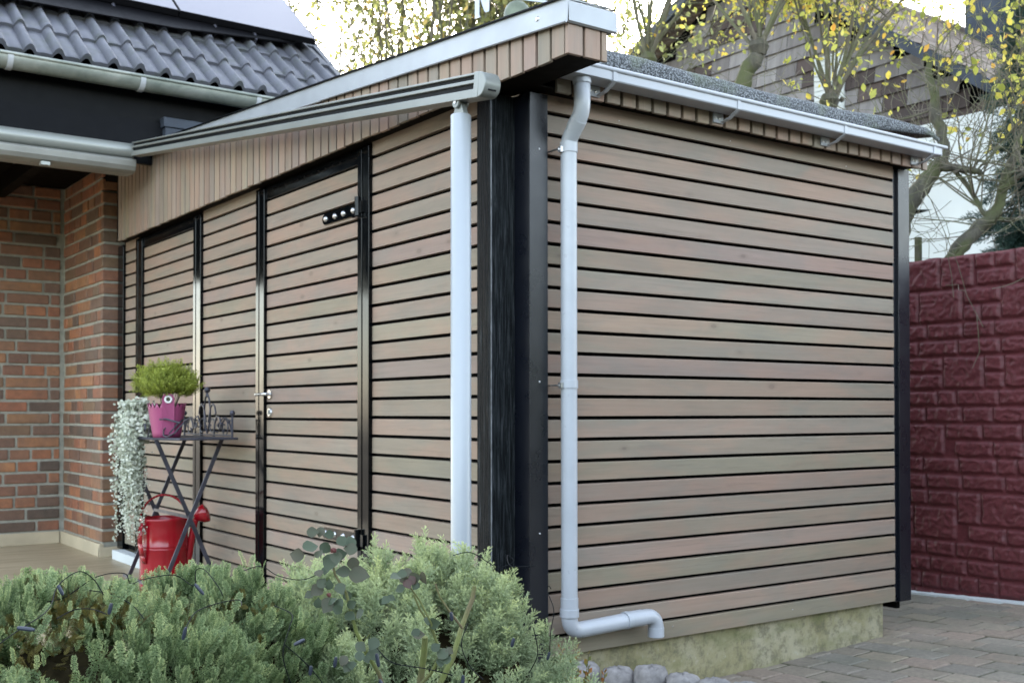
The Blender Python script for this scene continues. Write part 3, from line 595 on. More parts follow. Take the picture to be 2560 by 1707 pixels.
# ================================================================== GARDEN BED + EDGING
b = MB(); b.box(-3.6, .28, -3.3, -.05, -.4, -.09); b.build('flower_bed', M['soil'], kind='structure')
edge = []
spots = [(.30, -.13), (.40, -.24), (.475, -.36), (.535, -.49), (.575, -.63), (.60, -.78)]
words = ['nearest the shed wall, behind the small red plants', 'second from the shed wall, behind the small plants', 'third from the shed wall, fully in view', 'fourth from the shed wall', 'fifth from the shed wall', 'sixth from the shed wall']
for i, (x, y) in enumerate(spots):
    r = .074; V = []; F = []; n = 28; rings = [(1, -.4), (1, -.06), (.985, -.02), (.93, .005), (.8, .018), (.5, .024), (0.02, .026)]
    rg = random.Random(i); zt = -.035 + rg.uniform(-.012, .012)
    for k, (q, dz) in enumerate(rings):
        for j in range(n):
            a = 2 * math.pi * j / n; rrr = r * q * (1 + .05 * math.sin(3 * a + i) + rg.uniform(-.05, .05) * (k > 0)); V.append((x + rrr * math.cos(a), y + rrr * math.sin(a), zt + dz + rg.uniform(-.006, .006)))
    for k in range(len(rings) - 1):
        for j in range(n): F.append((k * n + j, k * n + (j + 1) % n, (k + 1) * n + (j + 1) % n, (k + 1) * n + j))
    arrmesh('edging_stone', V, F, M['stoneedge'], smooth=True, label='rounded concrete edging stone, ' + words[i], cat='edging stone', group='rounded edging stones in front of the plinth')
# ================================================================== ADDED HEDGE (unseen behind the viewpoint; put in to shade the low sky)
hd = thing('sky_blocking_hedge', 'added dark green hedge out of view that blocks low sky light', 'hedge', (-3, -11.6, -.3))
b = MB(); b.box(-15, 11, -12.2, -11.2, -.3, 3.6); b.box(-15.5, -14.5, -12, 1, -.3, 3.2); hb = b.build('inner_twigs', plain('added_hedge_core', (.02, .03, .014), .95, 0, .5, 3, spec=.05), hd)  # solid core of the added sky-blocking hedge
kk = 9000; hp_ = np.stack([RN.uniform(-15, 11, kk), np.full(kk, -11.15), RN.uniform(-.2, 3.75, kk)], 1) + RN.normal(size=(kk, 3)) * .08; T4 = np.array([[0, 0, 0], [.35, 0, .5], [0, .1, 1], [-.35, 0, .5]]); hdirs = RN.normal(size=(kk, 3)) + np.array([0, .8, .6])
V, Fm, ti = scatter(T4, np.array([[0, 1, 2, 3]]), np.zeros(4), hp_, frames_from(hdirs, RN.random(kk) * 6), RN.uniform(.08, .18, kk), RN.uniform(0, .5, kk)); arrmesh('added_hedge_leaves', V, Fm, M['conifer'], hd, ti)
# ================================================================== TABLE
tb = thing('folding_table', 'grey wrought iron side table with crossed legs and a scrolled gallery', 'table', (-.325, 3.25, -.12))
tx0, tx1, ty0, ty1, tz = -.56, -.10, 2.75, 3.72, .915
b = MB(); pts = []
for k in range(24):
    a = math.pi + math.pi * k / 23 * 1; 
out = [Vector((tx1, ty0, 0)), Vector((tx1, ty1, 0))] + [Vector((tx0 + .10 + -.10 * math.sin(math.pi * k / 14), ty1 - (ty1 - ty0) * k / 14, 0)) for k in range(15)]
b.prism(out, (0, 0, tz - .012), (0, 0, tz)); b.build('tabletop', M['iron'], tb, bevel=.003)
b = MB(); b.tube([p + Vector((0, 0, tz - .008)) for p in out + out[:1]], .008, 6); b.build('table_rim', M['iron'], tb, smooth=True)
def flat(b, p, q, w=.026, t=.007, side_=Vector((0, 1, 0))):
    p, q = Vector(p), Vector(q); d = (q - p).normalized(); s_ = side_ - d * side_.dot(d); s_.normalize(); n_ = d.cross(s_)
    b.prism([p + n_ * w / 2 * i + s_ * t / 2 * j for i, j in ((-1, -1), (1, -1), (1, 1), (-1, 1))], (0, 0, 0), tuple(q - p))
for yf in (2.96, 3.62):
    for (xa, xb, dy) in ((tx1 - .015, tx0 + .02, 0), (tx0 + .03, tx1 + .01, .012)):
        b = MB(); flat(b, (xa, yf + dy, tz - .012), (xb, yf + dy, -.118)); b.build('leg', M['iron'], tb, bevel=.0015)
b = MB()
for x, z in ((tx0 + .03, .0), (tx1 - .005, .0), ((tx0 + tx1) / 2, .42)): b = MB(); flat(b, (x, 2.95, z), (x, 3.63, z), .02, .006, X); b.build('stretcher', M['iron'], tb)
# scrolled gallery along the wall side and low scrolls along the front
Yv = Vector((0, 1, 0)); Zv = Vector((0, 0, 1)); gx = tx1 - .012
b = MB(); R2 = .006
def G(y, z): return Vector((gx, y, tz + z))
for y in (2.80, 3.66):
    b.tube([G(y, 0), G(y, .13)], .007, 8); b.lathe([(0, .018), (.012, .014), (.018, 0), (.012, -.014), (0, -.018)], G(y, .15), 12)
ym = 3.23
b.lathe([(0, .022), (.015, .016), (.021, 0), (.015, -.016), (0, -.021)], G(ym, .30), 14); b.lathe([(.0, .0), (.012, .01), (.006, .03)], G(ym, .25), 10)
for s_ in (-1, 1):
    b.tube([G(ym + s_ * q, z) for q, z in ((.005, .28), (.035, .24), (.055, .17), (.05, .10), (.02, .05), (.0, .02))], R2, 6)
    b.tube([G(ym + s_ * q, z) for q, z in ((.02, .09), (.06, .19), (.10, .21), (.135, .19), (.15, .15), (.135, .14))], R2, 6)
    b.tube([G(ym + s_ * q, z) for q, z in ((.12, .0), (.13, .08), (.17, .13), (.22, .12), (.24, .08), (.22, .05), (.195, .06), (.20, .08))], R2, 6)
    b.tube([G(ym + s_ * q, z) for q, z in ((.43, .02), (.38, .10), (.32, .12), (.27, .09), (.26, .045), (.29, .03), (.305, .05))], R2, 6)
    b.tube(arc(G(ym + s_ * .31, .06), .05, 0, 2 * math.pi, Yv, Zv, 16), .004, 5)
    b.tube(arc(G(ym + s_ * .09, .07), .045, 0, 2 * math.pi, Yv, Zv, 16), .004, 5)
b.tube([G(2.8, .01), G(3.66, .01)], .005, 6); b.tube([G(2.8, .10), G(2.95, .12), G(3.05, .07)], .005, 6); b.tube([G(3.66, .10), G(3.51, .12), G(3.41, .07)], .005, 6)
for k in range(26): b.lathe([(0, .008), (.008, 0), (0, -.008)], G(random.uniform(2.82, 3.64), random.uniform(.02, .12)), 6)
b.build('gallery', M['iron'], tb, smooth=True)
b = MB(); fx = tx0 + .02
def Fp(y, z, x=None): return Vector((fx if x is None else x, y, tz + z))
b.tube([Fp(3.22, .0), Fp(3.225, .05), Fp(3.19, .085), Fp(3.15, .08), Fp(3.145, .05), Fp(3.165, .04)], .006, 6)
b.tube([Fp(3.1, .0), Fp(3.06, .06), Fp(2.98, .11), Fp(2.88, .115, fx + .04), Fp(2.80, .09, fx + .1)], .006, 6)
for yo in (2.86, 2.95):
    b.tube([Fp(yo, .06, fx + .03), Fp(yo + .03, .05, fx + .03), Fp(yo + .035, .015, fx + .03), Fp(yo, .005, fx + .04), Fp(yo - .05, .03, fx + .07), Fp(yo - .06, .09, fx + .12), Fp(yo - .03, .11, fx + .16)], .005, 6)
b.build('front_scroll', M['iron'], tb, smooth=True)
# ================================================================== PINK POT
pot = thing('plant_pot', 'pink plastic pot with eyelet tab holding a bushy light green plant', 'potted plant', (-.455, 3.0, tz))
pc_ = Vector((-.455, 3.0, tz)); n = 22
V = []; F = []
for k, (r, z) in enumerate(((.082, 0), (.088, .03), (.104, .13), (.112, .185), (.116, .20))):
    for j in range(n * 2):
        a = math.pi * j / n; rr = r * (1 if j % 2 else .955); zz = z + (0 if k < 4 else (.012 if j % 2 else -.02)); V.append((pc_.x + rr * math.cos(a), pc_.y + rr * math.sin(a), pc_.z + zz))
m2 = n * 2
for k in range(4):
    for j in range(m2): F.append((k * m2 + j, k * m2 + (j + 1) % m2, (k + 1) * m2 + (j + 1) % m2, (k + 1) * m2 + j))
po_ = arrmesh('pot', V, F, M['potpink'], pot); sm = po_.modifiers.new('w', 'SOLIDIFY'); sm.thickness = .004
b = MB(); b.lathe([(0, .155), (.10, .155)], pc_, 24); b.build('potting_soil', M['soil'], pot)
vd = (Vector((CAM.x, CAM.y, 0)) - Vector((pc_.x, pc_.y, 0))).normalized(); vd = (Matrix.Rotation(rad(4), 3, 'Z') @ vd); us = Vector((-vd.y, vd.x, 0))
tabc = pc_ + vd * .112
prof_ = [(-.036, .02), (.036, .02), (.036, .235)] + [(.036 * math.cos(a), .235 + .036 * math.sin(a)) for a in [math.pi * k / 10 for k in range(1, 10)]] + [(-.036, .235)]
b = MB(); b.prism([tabc - vd * .022 * (1 - min(1, z / .2)) + us * q + Vector((0, 0, z)) for q, z in prof_], tuple(vd * .002), tuple(vd * .007)); b.build('tab', M['potpink'], pot)
b = MB(); b.lathe([(.012, -.002), (.013, .003), (.018, .005), (.023, .003), (.024, -.002)], tabc + vd * .008 + Vector((0, 0, .234)), 24, tuple(vd)); b.build('eyelet', M['eyelet'], pot, smooth=True)
b = MB(); b.lathe([(0, 0), (.0125, 0)], tabc + vd * .0085 + Vector((0, 0, .234)), 16, tuple(vd)); b.build('eyelet_hole', plain('deep_green', (.03, .04, .01)), pot)
# feathery foliage
def unit(n_): q = RN.normal(size=(n_, 3)); return q / np.linalg.norm(q, axis=1, keepdims=True)
T = []; Fq = []; tp = []
for k in range(9):   # twiglet: thin leaves up a short stem
    z = .1 + .1 * k
    for a in (k * 2.4, k * 2.4 + 3.1):
        d = np.array([math.cos(a) * .7, math.sin(a) * .7, .7]); s_ = np.array([-math.sin(a), math.cos(a), 0]) * .035; o = len(T)
        c0 = np.array([0, 0, z]); L_ = .42 - .02 * k
        T += [c0 - s_ * .4, c0 + d * L_ * .5 + s_, c0 + d * L_, c0 + d * L_ * .5 - s_]; Fq.append((o, o + 1, o + 2, o + 3)); tp += [0, .3 + k * .05, .5 + k * .05, .3 + k * .05]
T = np.array(T); Fq = np.array(Fq); tp = np.array(tp)
nS = 1500; u_ = unit(nS * 2); u_ = u_[u_[:, 2] > -.35][:nS]; nS = len(u_)
cl = unit(14); cl[:, 2] = np.abs(cl[:, 2]) * .8
q = np.array([.18, .18, .14]) * u_ * (RN.random((nS, 1)) ** .4) * (1 + .18 * np.sin(u_[:, :1] * 7 + u_[:, 1:2] * 9))
q[:, :2] *= np.clip((q[:, 2:3] + .13) / .14, .45, 1); pos = np.array(pc_)[None] + np.array([0, 0, .295]) + q
dirs = u_ + np.array([0, 0, .9]) + RN.normal(size=(nS, 3)) * .35
V, Fm, ti = scatter(T, Fq, tp, pos, frames_from(dirs, RN.random(nS) * 6.28), RN.uniform(.04, .065, nS), RN.uniform(0, .5, nS))
arrmesh('foliage', V, Fm, M['potleaf'], pot, ti)
b = MB()
for k in range(26):
    a = random.uniform(0, 6.28); r = random.uniform(.02, .14); b.tube([pc_ + Vector((math.cos(a) * .03, math.sin(a) * .03, .15)), pc_ + Vector((math.cos(a) * r * .6, math.sin(a) * r * .6, .22)), pc_ + Vector((math.cos(a) * r, math.sin(a) * r, .33))], .002, 4)
b.build('stems', M['twig'], pot)
# trailing silver plant
tr = thing('trailing_plant', 'silvery trailing plant hanging down from the left side of the iron table', 'potted plant', (-.50, 3.38, tz))
b = MB(); b.lathe([(0, 0), (.05, 0), (.068, .11), (.072, .115), (.066, .115), (.05, .01)], (-.48, 3.36, tz), 20); b.build('pot', M['iron'], tr, smooth=True)
n_ = 8; T = [[0, 0, 0]] + [[math.cos(2 * math.pi * k / n_) * .5, math.sin(2 * math.pi * k / n_) * .5, .12 + .05 * (k % 2)] for k in range(n_)]
Fq = [(0, 1 + k, 1 + (k + 1) % n_) for k in range(n_)]; T = np.array(T); Fq = np.array(Fq); tp = np.array([0] + [.5] * n_)
strands = MB(); PP = []; SZ = []
for k in range(46):
    s0 = Vector((-.50 + random.uniform(-.05, .05), 3.30 + random.uniform(-.08, .06), tz + .13)); bulge = random.uniform(.05, .12); L_ = random.choice((.35, .6, .8, .95, 1.0)) * random.uniform(.70, .86)
    side_y = random.uniform(-.035, .035); pth = []
    for t in np.linspace(0, 1, 26):
        out_ = bulge * min(1, t * 6) ** .6; z = (.13 + .02 * math.sin(t * 20)) + (.06 * math.sin(math.pi * min(1, t * 7)) if t < .14 else 0) - max(0, t - .08) * L_ * 1.05
        pth.append(s0 + Vector((-out_ + .012 * math.sin(t * 9 + k) - .02 * (1 - t), side_y * min(1, t * 4) * (1 - .45 * t) + .012 * math.cos(t * 7 + k * 2), z - .13)))
    strands.tube(pth, .0014, 3, caps=False)
    for i_, p in enumerate(pth):
        for _ in range(5 if i_ < 12 else 4): PP.append(p + Vector([random.gauss(0, .010) for _ in range(3)])); SZ.append(random.uniform(.010, .018) * (1.35 - .55 * i_ / 26))
for k in range(700): p = Vector((-.50 + random.gauss(-.035, .05), 3.27 + random.gauss(0, .055), tz + .09 + random.gauss(0, .055))); PP.append(p); SZ.append(random.uniform(.016, .028))
strands.build('strands', M['silver'], tr); PP = np.array([tuple(p) for p in PP]); nn = len(PP)
dd = unit(nn) + np.array([-.7, -.7, .5]); V, Fm, ti = scatter(T, Fq, tp, PP, frames_from(dd, RN.random(nn) * 6), np.array(SZ), RN.uniform(.1, .6, nn)); arrmesh('leaves', V, Fm, M['silver'], tr, ti)
# ================================================================== WATERING CAN
cn = thing('watering_can', 'glossy red metal watering can standing under the iron table', 'watering can', (-.37, 3.30, -.12)); cc = Vector((-.37, 3.30, -.035))
ud = Vector((.80, -.35, 0)).normalized(); wd_ = Vector((-ud.y, ud.x, 0))
b = MB(); b.lathe([(q_ * 1.07, z_) for q_, z_ in [(0, -.085), (.138, -.085), (.141, -.078), (.139, .10), (.1395, .232), (.1415, .236), (.1395, .24), (.1395, .25), (.1415, .254), (.1395, .258), (.139, .41), (.143, .416), (.143, .424), (.139, .43), (.135, .425), (.133, .3)]], cc, 40); cb = b.build('body', M['canred'], cn, smooth=True)
b = MB(); hp = [cc + ud * (.146 * math.cos(a)) + Vector((0, 0, .41 + .165 * math.sin(a))) for a in [math.pi * k / 24 for k in range(25)]]
for i in range(24):
    p, q = hp[i], hp[i + 1]; b.add([p + wd_ * .016, p - wd_ * .016, q - wd_ * .016, q + wd_ * .016], [(0, 1, 2, 3)])
h = b.build('top_handle', M['canred'], cn, smooth=True); sm = h.modifiers.new('s', 'SOLIDIFY'); sm.thickness = .013; sm.offset = 0
b = MB(); b.tube([cc + ud * .12 + Vector((0, 0, .06)), cc + ud * .155 + Vector((0, 0, .2)), cc + ud * .182 + Vector((0, 0, .36)), cc + ud * .20 + Vector((0, 0, .42))], [.03, .026, .019, .017], 16); b.build('spout', M['canred'], cn, smooth=True)
rd = (ud * .8 + Vector((0, 0, .35))).normalized(); rp = cc + ud * .205 + Vector((0, 0, .43))
b = MB(); b.lathe([(.02, -.015), (.034, 0), (.055, .03), (.062, .055), (.060, .066), (.03, .078), (0, .08)], rp, 20, tuple(rd)); b.build('rose_head', M['canred'], cn, smooth=True)
b = MB(); sv = (vd * .9 - us * .45).normalized()
gq = [cc + Vector((0, 0, z)) + (-ud * .75 + vd * .65).normalized() * r for r, z in ((.146, .38), (.175, .40), (.188, .37), (.185, .28), (.168, .2), (.147, .15))]
for i in range(5):
    p, q = gq[i], gq[i + 1]; wv = (-ud * .65 - vd * .75).normalized() * .02; b.add([p + wv, p - wv, q - wv, q + wv], [(0, 1, 2, 3)])
h = b.build('grip', M['canred'], cn, smooth=True); sm = h.modifiers.new('s', 'SOLIDIFY'); sm.thickness = .005
# ================================================================== FOREGROUND SHRUBS
def cypress_frond():
    T = []; F = []; tp = []; rg = np.random.default_rng(2)
    def quad(p, d, L, w_, t0, t1):
        s_ = np.array([-d[2], rg.uniform(-.5, .5), d[0]]) * w_; o = len(T); T.extend([p - s_ * .5, p + d * L * .55 - s_, p + d * L, p + d * L * .55 + s_, p + s_ * .5]); F.append((o, o + 1, o + 2, o + 3)); F.append((o, o + 2, o + 3, o + 4)); tp.extend([t0, (t0 + t1) / 2, t1, (t0 + t1) / 2, t0])
    N_ = 8
    for k in range(N_):
        z = .06 + .90 * k / N_; y = .12 * z * z; quad(np.array([0, y, z - .05]), np.array([0, .1, 1.0]), .17, .016, .05, .15 + .7 * (k == N_ - 1))
        for sgn in (-1, 1):
            a = rad(46 + rg.uniform(-8, 8)); L = .40 * (1 - z * .68) * rg.uniform(.85, 1.15) * (.7 if k == 0 else 1); d = np.array([sgn * math.sin(a), rg.uniform(-.15, .15), math.cos(a)]); base = np.array([0, y, z])
            ns = max(2, int(L / .10))
            for j in range(ns):
                u = j / ns; p = base + d * L * u; last = j == ns - 1; quad(p, d, L / ns * 1.3, .018, .1 + .3 * u, .25 + .3 * u + .35 * last)
                for s2 in (-1, 1):
                    a2 = a * sgn + s2 * rad(42); d2 = np.array([math.sin(a2), rg.uniform(-.3, .3), math.cos(a2)]); quad(p + d * .03, d2, .085 * (1.15 - .4 * u), .019, .2 + .2 * u, .5 + .4 * u)
    return np.array(T), np.array(F), np.array(tp)
def juniper_sprig():
    T = []; F = []; tp = []; rg = np.random.default_rng(4)
    def needle(p, d, L, w_, t0):
        s_ = np.cross(d, rg.normal(size=3)); s_ /= np.linalg.norm(s_) + 1e-9; s_ *= w_; o = len(T); T.extend([p - s_, p + s_, p + d * L]); F.append((o, o + 1, o + 2)); tp.extend([t0 - .15, t0 - .15, t0 + .15])
    def shoot(p0, d, L, t0, nn):
        a = np.cross(d, [.3, .5, .8]); a /= np.linalg.norm(a); b_ = np.cross(d, a)
        for k in range(nn):
            u = k / nn
            for ph in (0, math.pi):
                th = k * 1.9 + ph; nd = d * .95 + (a * math.cos(th) + b_ * math.sin(th)) * .62; nd /= np.linalg.norm(nd); needle(p0 + d * L * u, nd, .10 * (1.15 - .35 * u), .0165, t0 + .35 * u)
    shoot(np.zeros(3), np.array([0, 0, 1.0]), .92, .3, 15)
    for k in range(11):
        z = .08 + .72 * k / 11; th = k * 2.4; d = np.array([math.cos(th) * .7, math.sin(th) * .7, .72]); d /= np.linalg.norm(d); shoot(np.array([0, 0, z]), d, .38 * (1.1 - .6 * z), .2 + .3 * z, 6)
    return np.array(T), np.array(F), np.array(tp)
CT, CF, Ctp = cypress_frond(); JT, JF, Jtp = juniper_sprig()
def hull_points(ells, n, seed, zmin=-.1, depth=.12):
    rg = np.random.default_rng(seed); out = []; nor = []; dep = []
    areas = np.array([e[3] * e[4] + e[4] * e[5] + e[3] * e[5] for e in ells]); areas = areas / areas.sum()
    for e, ar in zip(ells, areas):
        m = int(n * ar); u = rg.normal(size=(m, 3)); p_ = e[6] if len(e) > 6 else 2.0
        u /= (np.abs(u) ** p_).sum(1, keepdims=True) ** (1 / p_); c = np.array(e[:3]); r = np.array(e[3:6])
        lump = 1 + .05 * np.sin(u[:, :1] * 9 + seed) * np.sin(u[:, 1:2] * 8) + .035 * np.sin(u[:, 2:3] * 13 + u[:, :1] * 11)
        dq = rg.random((m, 1)) ** 1.6 * depth; p = c + u * r * lump * (1 - dq / r.mean()); nn_ = np.sign(u) * np.abs(u) ** (p_ - 1) / r; nn_ /= np.linalg.norm(nn_, axis=1, keepdims=True)
        keep = p[:, 2] > zmin
        for f_ in ells:
            if f_ is e: continue
            c2, r2 = np.array(f_[:3]), np.array(f_[3:6]); p2 = f_[6] if len(f_) > 6 else 2.0
            keep &= ((np.abs((p - c2) / r2) ** p2).sum(1)) > .80
        out.append(p[keep]); nor.append(nn_[keep]); dep.append(dq[keep, 0] / depth)
    return np.concatenate(out), np.concatenate(nor), np.concatenate(dep)
def core(ells, k=.86):
    b = MB()
    for e in ells:
        p_ = e[6] if len(e) > 6 else 2.0; n, mm = 30, 18; V = []; F = []
        for i in range(mm + 1):
            ph = math.pi * i / mm
            for j in range(n):
                th = 2 * math.pi * j / n; u = np.array([math.sin(ph) * math.cos(th), math.sin(ph) * math.sin(th), math.cos(ph)]); u = u / ((np.abs(u) ** p_).sum() ** (1 / p_))
                q = np.array(e[:3]) + u * np.array(e[3:6]) * (k + random.uniform(-.03, .03)); V.append((q[0], q[1], max(q[2], -.12)))
        for i in range(mm):
            for j in range(n): F.append((i * n + j, (i + 1) * n + j, (i + 1) * n + (j + 1) % n, i * n + (j + 1) % n))
        b.add(V, F)
    return b
# cypress hedge bush (left)
EA = [(-2.75, -1.35, .0, .75, .52, .625, 2.8), (-2.15, -1.20, .0, .60, .46, .64, 2.7), (-1.72, -1.06, .0, .46, .42, .61, 2.4)]
EA = [(e[0], e[1], e[2], e[3], e[4], e[5] + .015, e[6]) for e in EA]
bA = thing('cypress_bush', 'blue green scale leaved cypress bush with yellowed top in the left foreground', 'bush', (-2.1, -1.22, -.1))
def plumes(ells, n, seed, K, depth, zmin, plen, fsc, lean, spread, jit):
    p, nr, dq = hull_points(ells, n, seed, zmin=zmin, depth=depth); rg = np.random.default_rng(seed + 1); m = len(p)
    ax = nr * lean + np.array([0, 0, 1.0]) + rg.normal(size=(m, 3)) * jit; ax /= np.linalg.norm(ax, axis=1, keepdims=True)
    L = rg.uniform(plen[0], plen[1], m); base = p - ax * L[:, None] * .75
    pos = []; dr = []; sc = []; tt = []; tone = rg.uniform(-.1, .14, m)
    for k in range(K):
        t = (k + rg.random(m)) / K; rd_ = rg.normal(size=(m, 3)); rd_ -= ax * (rd_ * ax).sum(1, keepdims=True); rd_ /= np.linalg.norm(rd_, axis=1, keepdims=True)
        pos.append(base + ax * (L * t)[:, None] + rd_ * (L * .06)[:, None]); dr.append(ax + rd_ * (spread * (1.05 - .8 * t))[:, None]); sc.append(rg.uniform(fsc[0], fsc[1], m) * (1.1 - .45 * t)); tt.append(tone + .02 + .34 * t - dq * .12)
    return np.concatenate(pos), np.concatenate(dr), np.concatenate(sc), np.clip(np.concatenate(tt), 0, 1), p
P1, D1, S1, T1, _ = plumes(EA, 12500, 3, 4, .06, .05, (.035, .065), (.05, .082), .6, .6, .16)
MC = [tuple(at(*q)) for q in ((60, 1430, 2.35), (130, 1400, 2.4), (200, 1378, 2.5), (270, 1365, 2.55), (30, 1480, 2.2), (360, 1345, 2.75), (420, 1380, 2.7), (470, 1395, 2.7), (110, 1445, 2.3))]
def mossy(P_, k=1.0):
    dm = np.min(np.stack([np.linalg.norm((P_ - np.array(c)) * np.array([1, 1, .5]), axis=1) for c in MC]), axis=0); return dm < k * (.10 + .05 * np.sin(P_[:, 0] * 40) * np.sin(P_[:, 1] * 37))
msk = mossy(P1); kp = ~(msk & (RN.random(len(P1)) < .72)); P1, D1, S1, T1, msk = P1[kp], D1[kp], S1[kp] * np.where(msk[kp], .7, 1), T1[kp], msk[kp]
T1 = T1 + np.where(msk, .12, 0)
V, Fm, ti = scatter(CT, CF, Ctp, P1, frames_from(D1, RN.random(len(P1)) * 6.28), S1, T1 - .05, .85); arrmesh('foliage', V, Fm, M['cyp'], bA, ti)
P2, D2, S2, T2, _ = plumes([(e[0], e[1], e[2], e[3] * .985, e[4] * .985, e[5] * .985, e[6]) for e in EA], 9000, 33, 5, .05, .3, (.03, .05), (.02, .034), .4, 1.0, .5)
m2_ = mossy(P2, 1.25)
V, Fm, ti = scatter(CT, CF, Ctp, P2[m2_], frames_from(D2[m2_], RN.random(int(m2_.sum())) * 6.28), S2[m2_], RN.uniform(0, .6, int(m2_.sum())), .4); arrmesh('yellowed_foliage', V, Fm, M['cypbrown'], bA, ti)
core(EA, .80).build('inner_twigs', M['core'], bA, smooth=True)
# juniper (middle)
EB = [(-1.22, -1.02, .0, .42, .40, .575, 2.3), (-1.02, -1.10, .0, .35, .38, .59, 2.3), (-.95, -1.42, .0, .34, .32, .36, 2.2), (-1.30, -1.32, .0, .45, .30, .42, 2.2)]
bB = thing('juniper_bush', 'feathery grey green juniper bush in front of the shed corner', 'bush', (-1.08, -1.15, -.1))
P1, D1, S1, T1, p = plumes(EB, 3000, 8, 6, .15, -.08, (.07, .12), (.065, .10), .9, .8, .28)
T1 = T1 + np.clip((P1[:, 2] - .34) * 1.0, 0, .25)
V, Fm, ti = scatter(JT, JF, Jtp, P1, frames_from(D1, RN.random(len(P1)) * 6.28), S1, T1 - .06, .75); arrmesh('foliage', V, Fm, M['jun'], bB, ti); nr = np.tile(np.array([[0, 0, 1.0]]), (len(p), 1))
# longer feathery shoots poking out of the top
k = 190; u0 = RN.integers(0, len(p), 4000); u0 = u0[(p[u0, 2] > .38)][:k]; k = len(u0); PPs = []; DD = []; SS = []; TT = []
for i_ in u0:
    L_ = RN.uniform(.04, .11); d = nr[i_] * .5 + np.array([RN.normal() * .25, RN.normal() * .25, 1]); d /= np.linalg.norm(d)
    for t in np.linspace(0, 1, 5): PPs.append(p[i_] + d * L_ * t); DD.append(d + RN.normal(size=3) * .25); SS.append(.095 * (1.1 - .5 * t)); TT.append(.28 + .25 * t)
PPs = np.array(PPs); V, Fm, ti = scatter(JT, JF, Jtp, PPs, frames_from(np.array(DD), RN.random(len(PPs)) * 6), np.array(SS), np.array(TT), .5); arrmesh('young_shoots', V, Fm, M['jun'], bB, ti)
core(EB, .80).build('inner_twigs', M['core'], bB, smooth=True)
# ================================================================== ROSE
rose = thing('rose_bush', 'pruned rose bush with thick green canes in front of the juniper', 'rose bush', tuple(at(950, 1700, 2.45)))
def cane(pts, r0_, r1_, nm='cane', mt='rosestem', par=rose):
    P_ = [at(*q) for q in pts]; n = len(P_); b = MB(); b.tube(P_, [.5 * (r0_ + (r1_ - r0_) * i / (n - 1)) for i in range(n)], 9); return b.build(nm, M[mt], par, smooth=True)
cane([(955, 1640, 2.5), (966, 1560, 2.48), (974, 1500, 2.47), (976, 1462, 2.46)], .017, .0135)
cane([(985, 1640, 2.53), (1010, 1570, 2.52), (1040, 1510, 2.55), (1060, 1440, 2.58), (1085, 1375, 2.62), (1090, 1345, 2.62)], .015, .010)
cane([(940, 1600, 2.46), (990, 1545, 2.44), (1012, 1505, 2.44), (1006, 1480, 2.44), (985, 1430, 2.43), (965, 1400, 2.42), (950, 1365, 2.42)], .009, .004)
cane([(900, 1640, 2.46), (870, 1545, 2.42), (840, 1495, 2.4), (818, 1450, 2.38), (805, 1400, 2.38), (795, 1360, 2.37), (770, 1320, 2.37), (760, 1280, 2.36)], .010, .0045)
cane([(1005, 1480, 2.44), (990, 1430, 2.42), (965, 1380, 2.41), (940, 1345, 2.4)], .005, .0035)
cane([(1062, 1442, 2.5), (1030, 1400, 2.48), (1010, 1370, 2.47), (1000, 1340, 2.47)], .006, .004)
cane([(826, 1500, 2.38), (838, 1470, 2.36), (850, 1455, 2.35)], .003, .002)
LV = []; LF = []; LT = []
def leaf(c, size, n, tip, t0, fold=.25):
    c = Vector(c); n = n.normalized(); tip = (tip - n * tip.dot(n)).normalized(); s_ = n.cross(tip); o = len(LV); K = 7
    for i in range(K + 1):
        u = i / K; w_ = (.43 * math.sin(math.pi * min(1, u * .93 + .05)) ** .8 * (1.15 - .62 * u * u)) * (1 + .06 * (i % 2)); z = -.10 * (u - .4) ** 2
        for sg in (-1, 0, 1):
            q = c + tip * size * (u - .5) + s_ * size * w_ * sg + n * size * (abs(sg) * fold * w_ * .6 + z); LV.append(tuple(q)); LT.append(t0 + (.08 if sg else 0))
    for i in range(K):
        for j in (0, 1): a = o + i * 3 + j; LF.append((a, a + 1, a + 4, a + 3))
rg = random.Random(12)
LL = [(345,130,70),(395,130,60),(450,145,60),(330,225,95),(385,270,60),(240,280,90),(430,235,75),(455,330,105),(500,300,80),(535,190,70),(590,195,75),(525,275,80),(590,240,80),(610,340,80),(540,390,90),(650,410,120),(385,400,60),(430,380,60),(370,510,85),(405,460,70),(450,470,60),(525,500,75),(570,540,60),(475,580,60),(440,610,100),(520,600,70),(380,590,60),(590,680,70),(650,665,70),(505,635,60),(600,600,60),(320,540,60),
      (885,420,75),(925,400,60),(960,395,60),(1010,430,80),(1070,430,75),(915,500,60),(965,470,60),(1015,480,55),(990,440,60),(940,440,60),(820,575,60),(860,560,50),(800,585,50),
      (1095,710,55),(1140,725,75),(1040,800,70),(1020,790,60),(1150,880,60),(1190,920,80),(1210,960,70),(660,880,70),(740,860,80),(735,930,85),(650,935,65),(545,970,65),(600,1000,60),(570,1010,70),(1240,905,50),(700,960,50),(1180,980,60)]
for x, y, sz in LL:
    vx, vy = (650 + x / 2.613) / 1.08844, (1280 + y / 2.613) / 1.08844; D = 2.36 + rg.uniform(-.04, .03) if x < 1000 or y < 600 else 2.42
    view = (CAM - at(vx, vy, D)).normalized(); n = (view + Vector((rg.gauss(0, .35), rg.gauss(0, .35), rg.gauss(.35, .3)))).normalized()
    leaf(at(vx, vy, D), sz / 2.613 / 2786 * D * 1.15, n, Vector((rg.gauss(0, 1), rg.gauss(0, 1), rg.gauss(-.3, .8))), min(1, rg.uniform(.1, .75) + (.2 if 850 < x < 1080 and y < 520 else 0)))
arrmesh('leaves', LV, LF, M['roseleaf'], rose, LT, smooth=True)
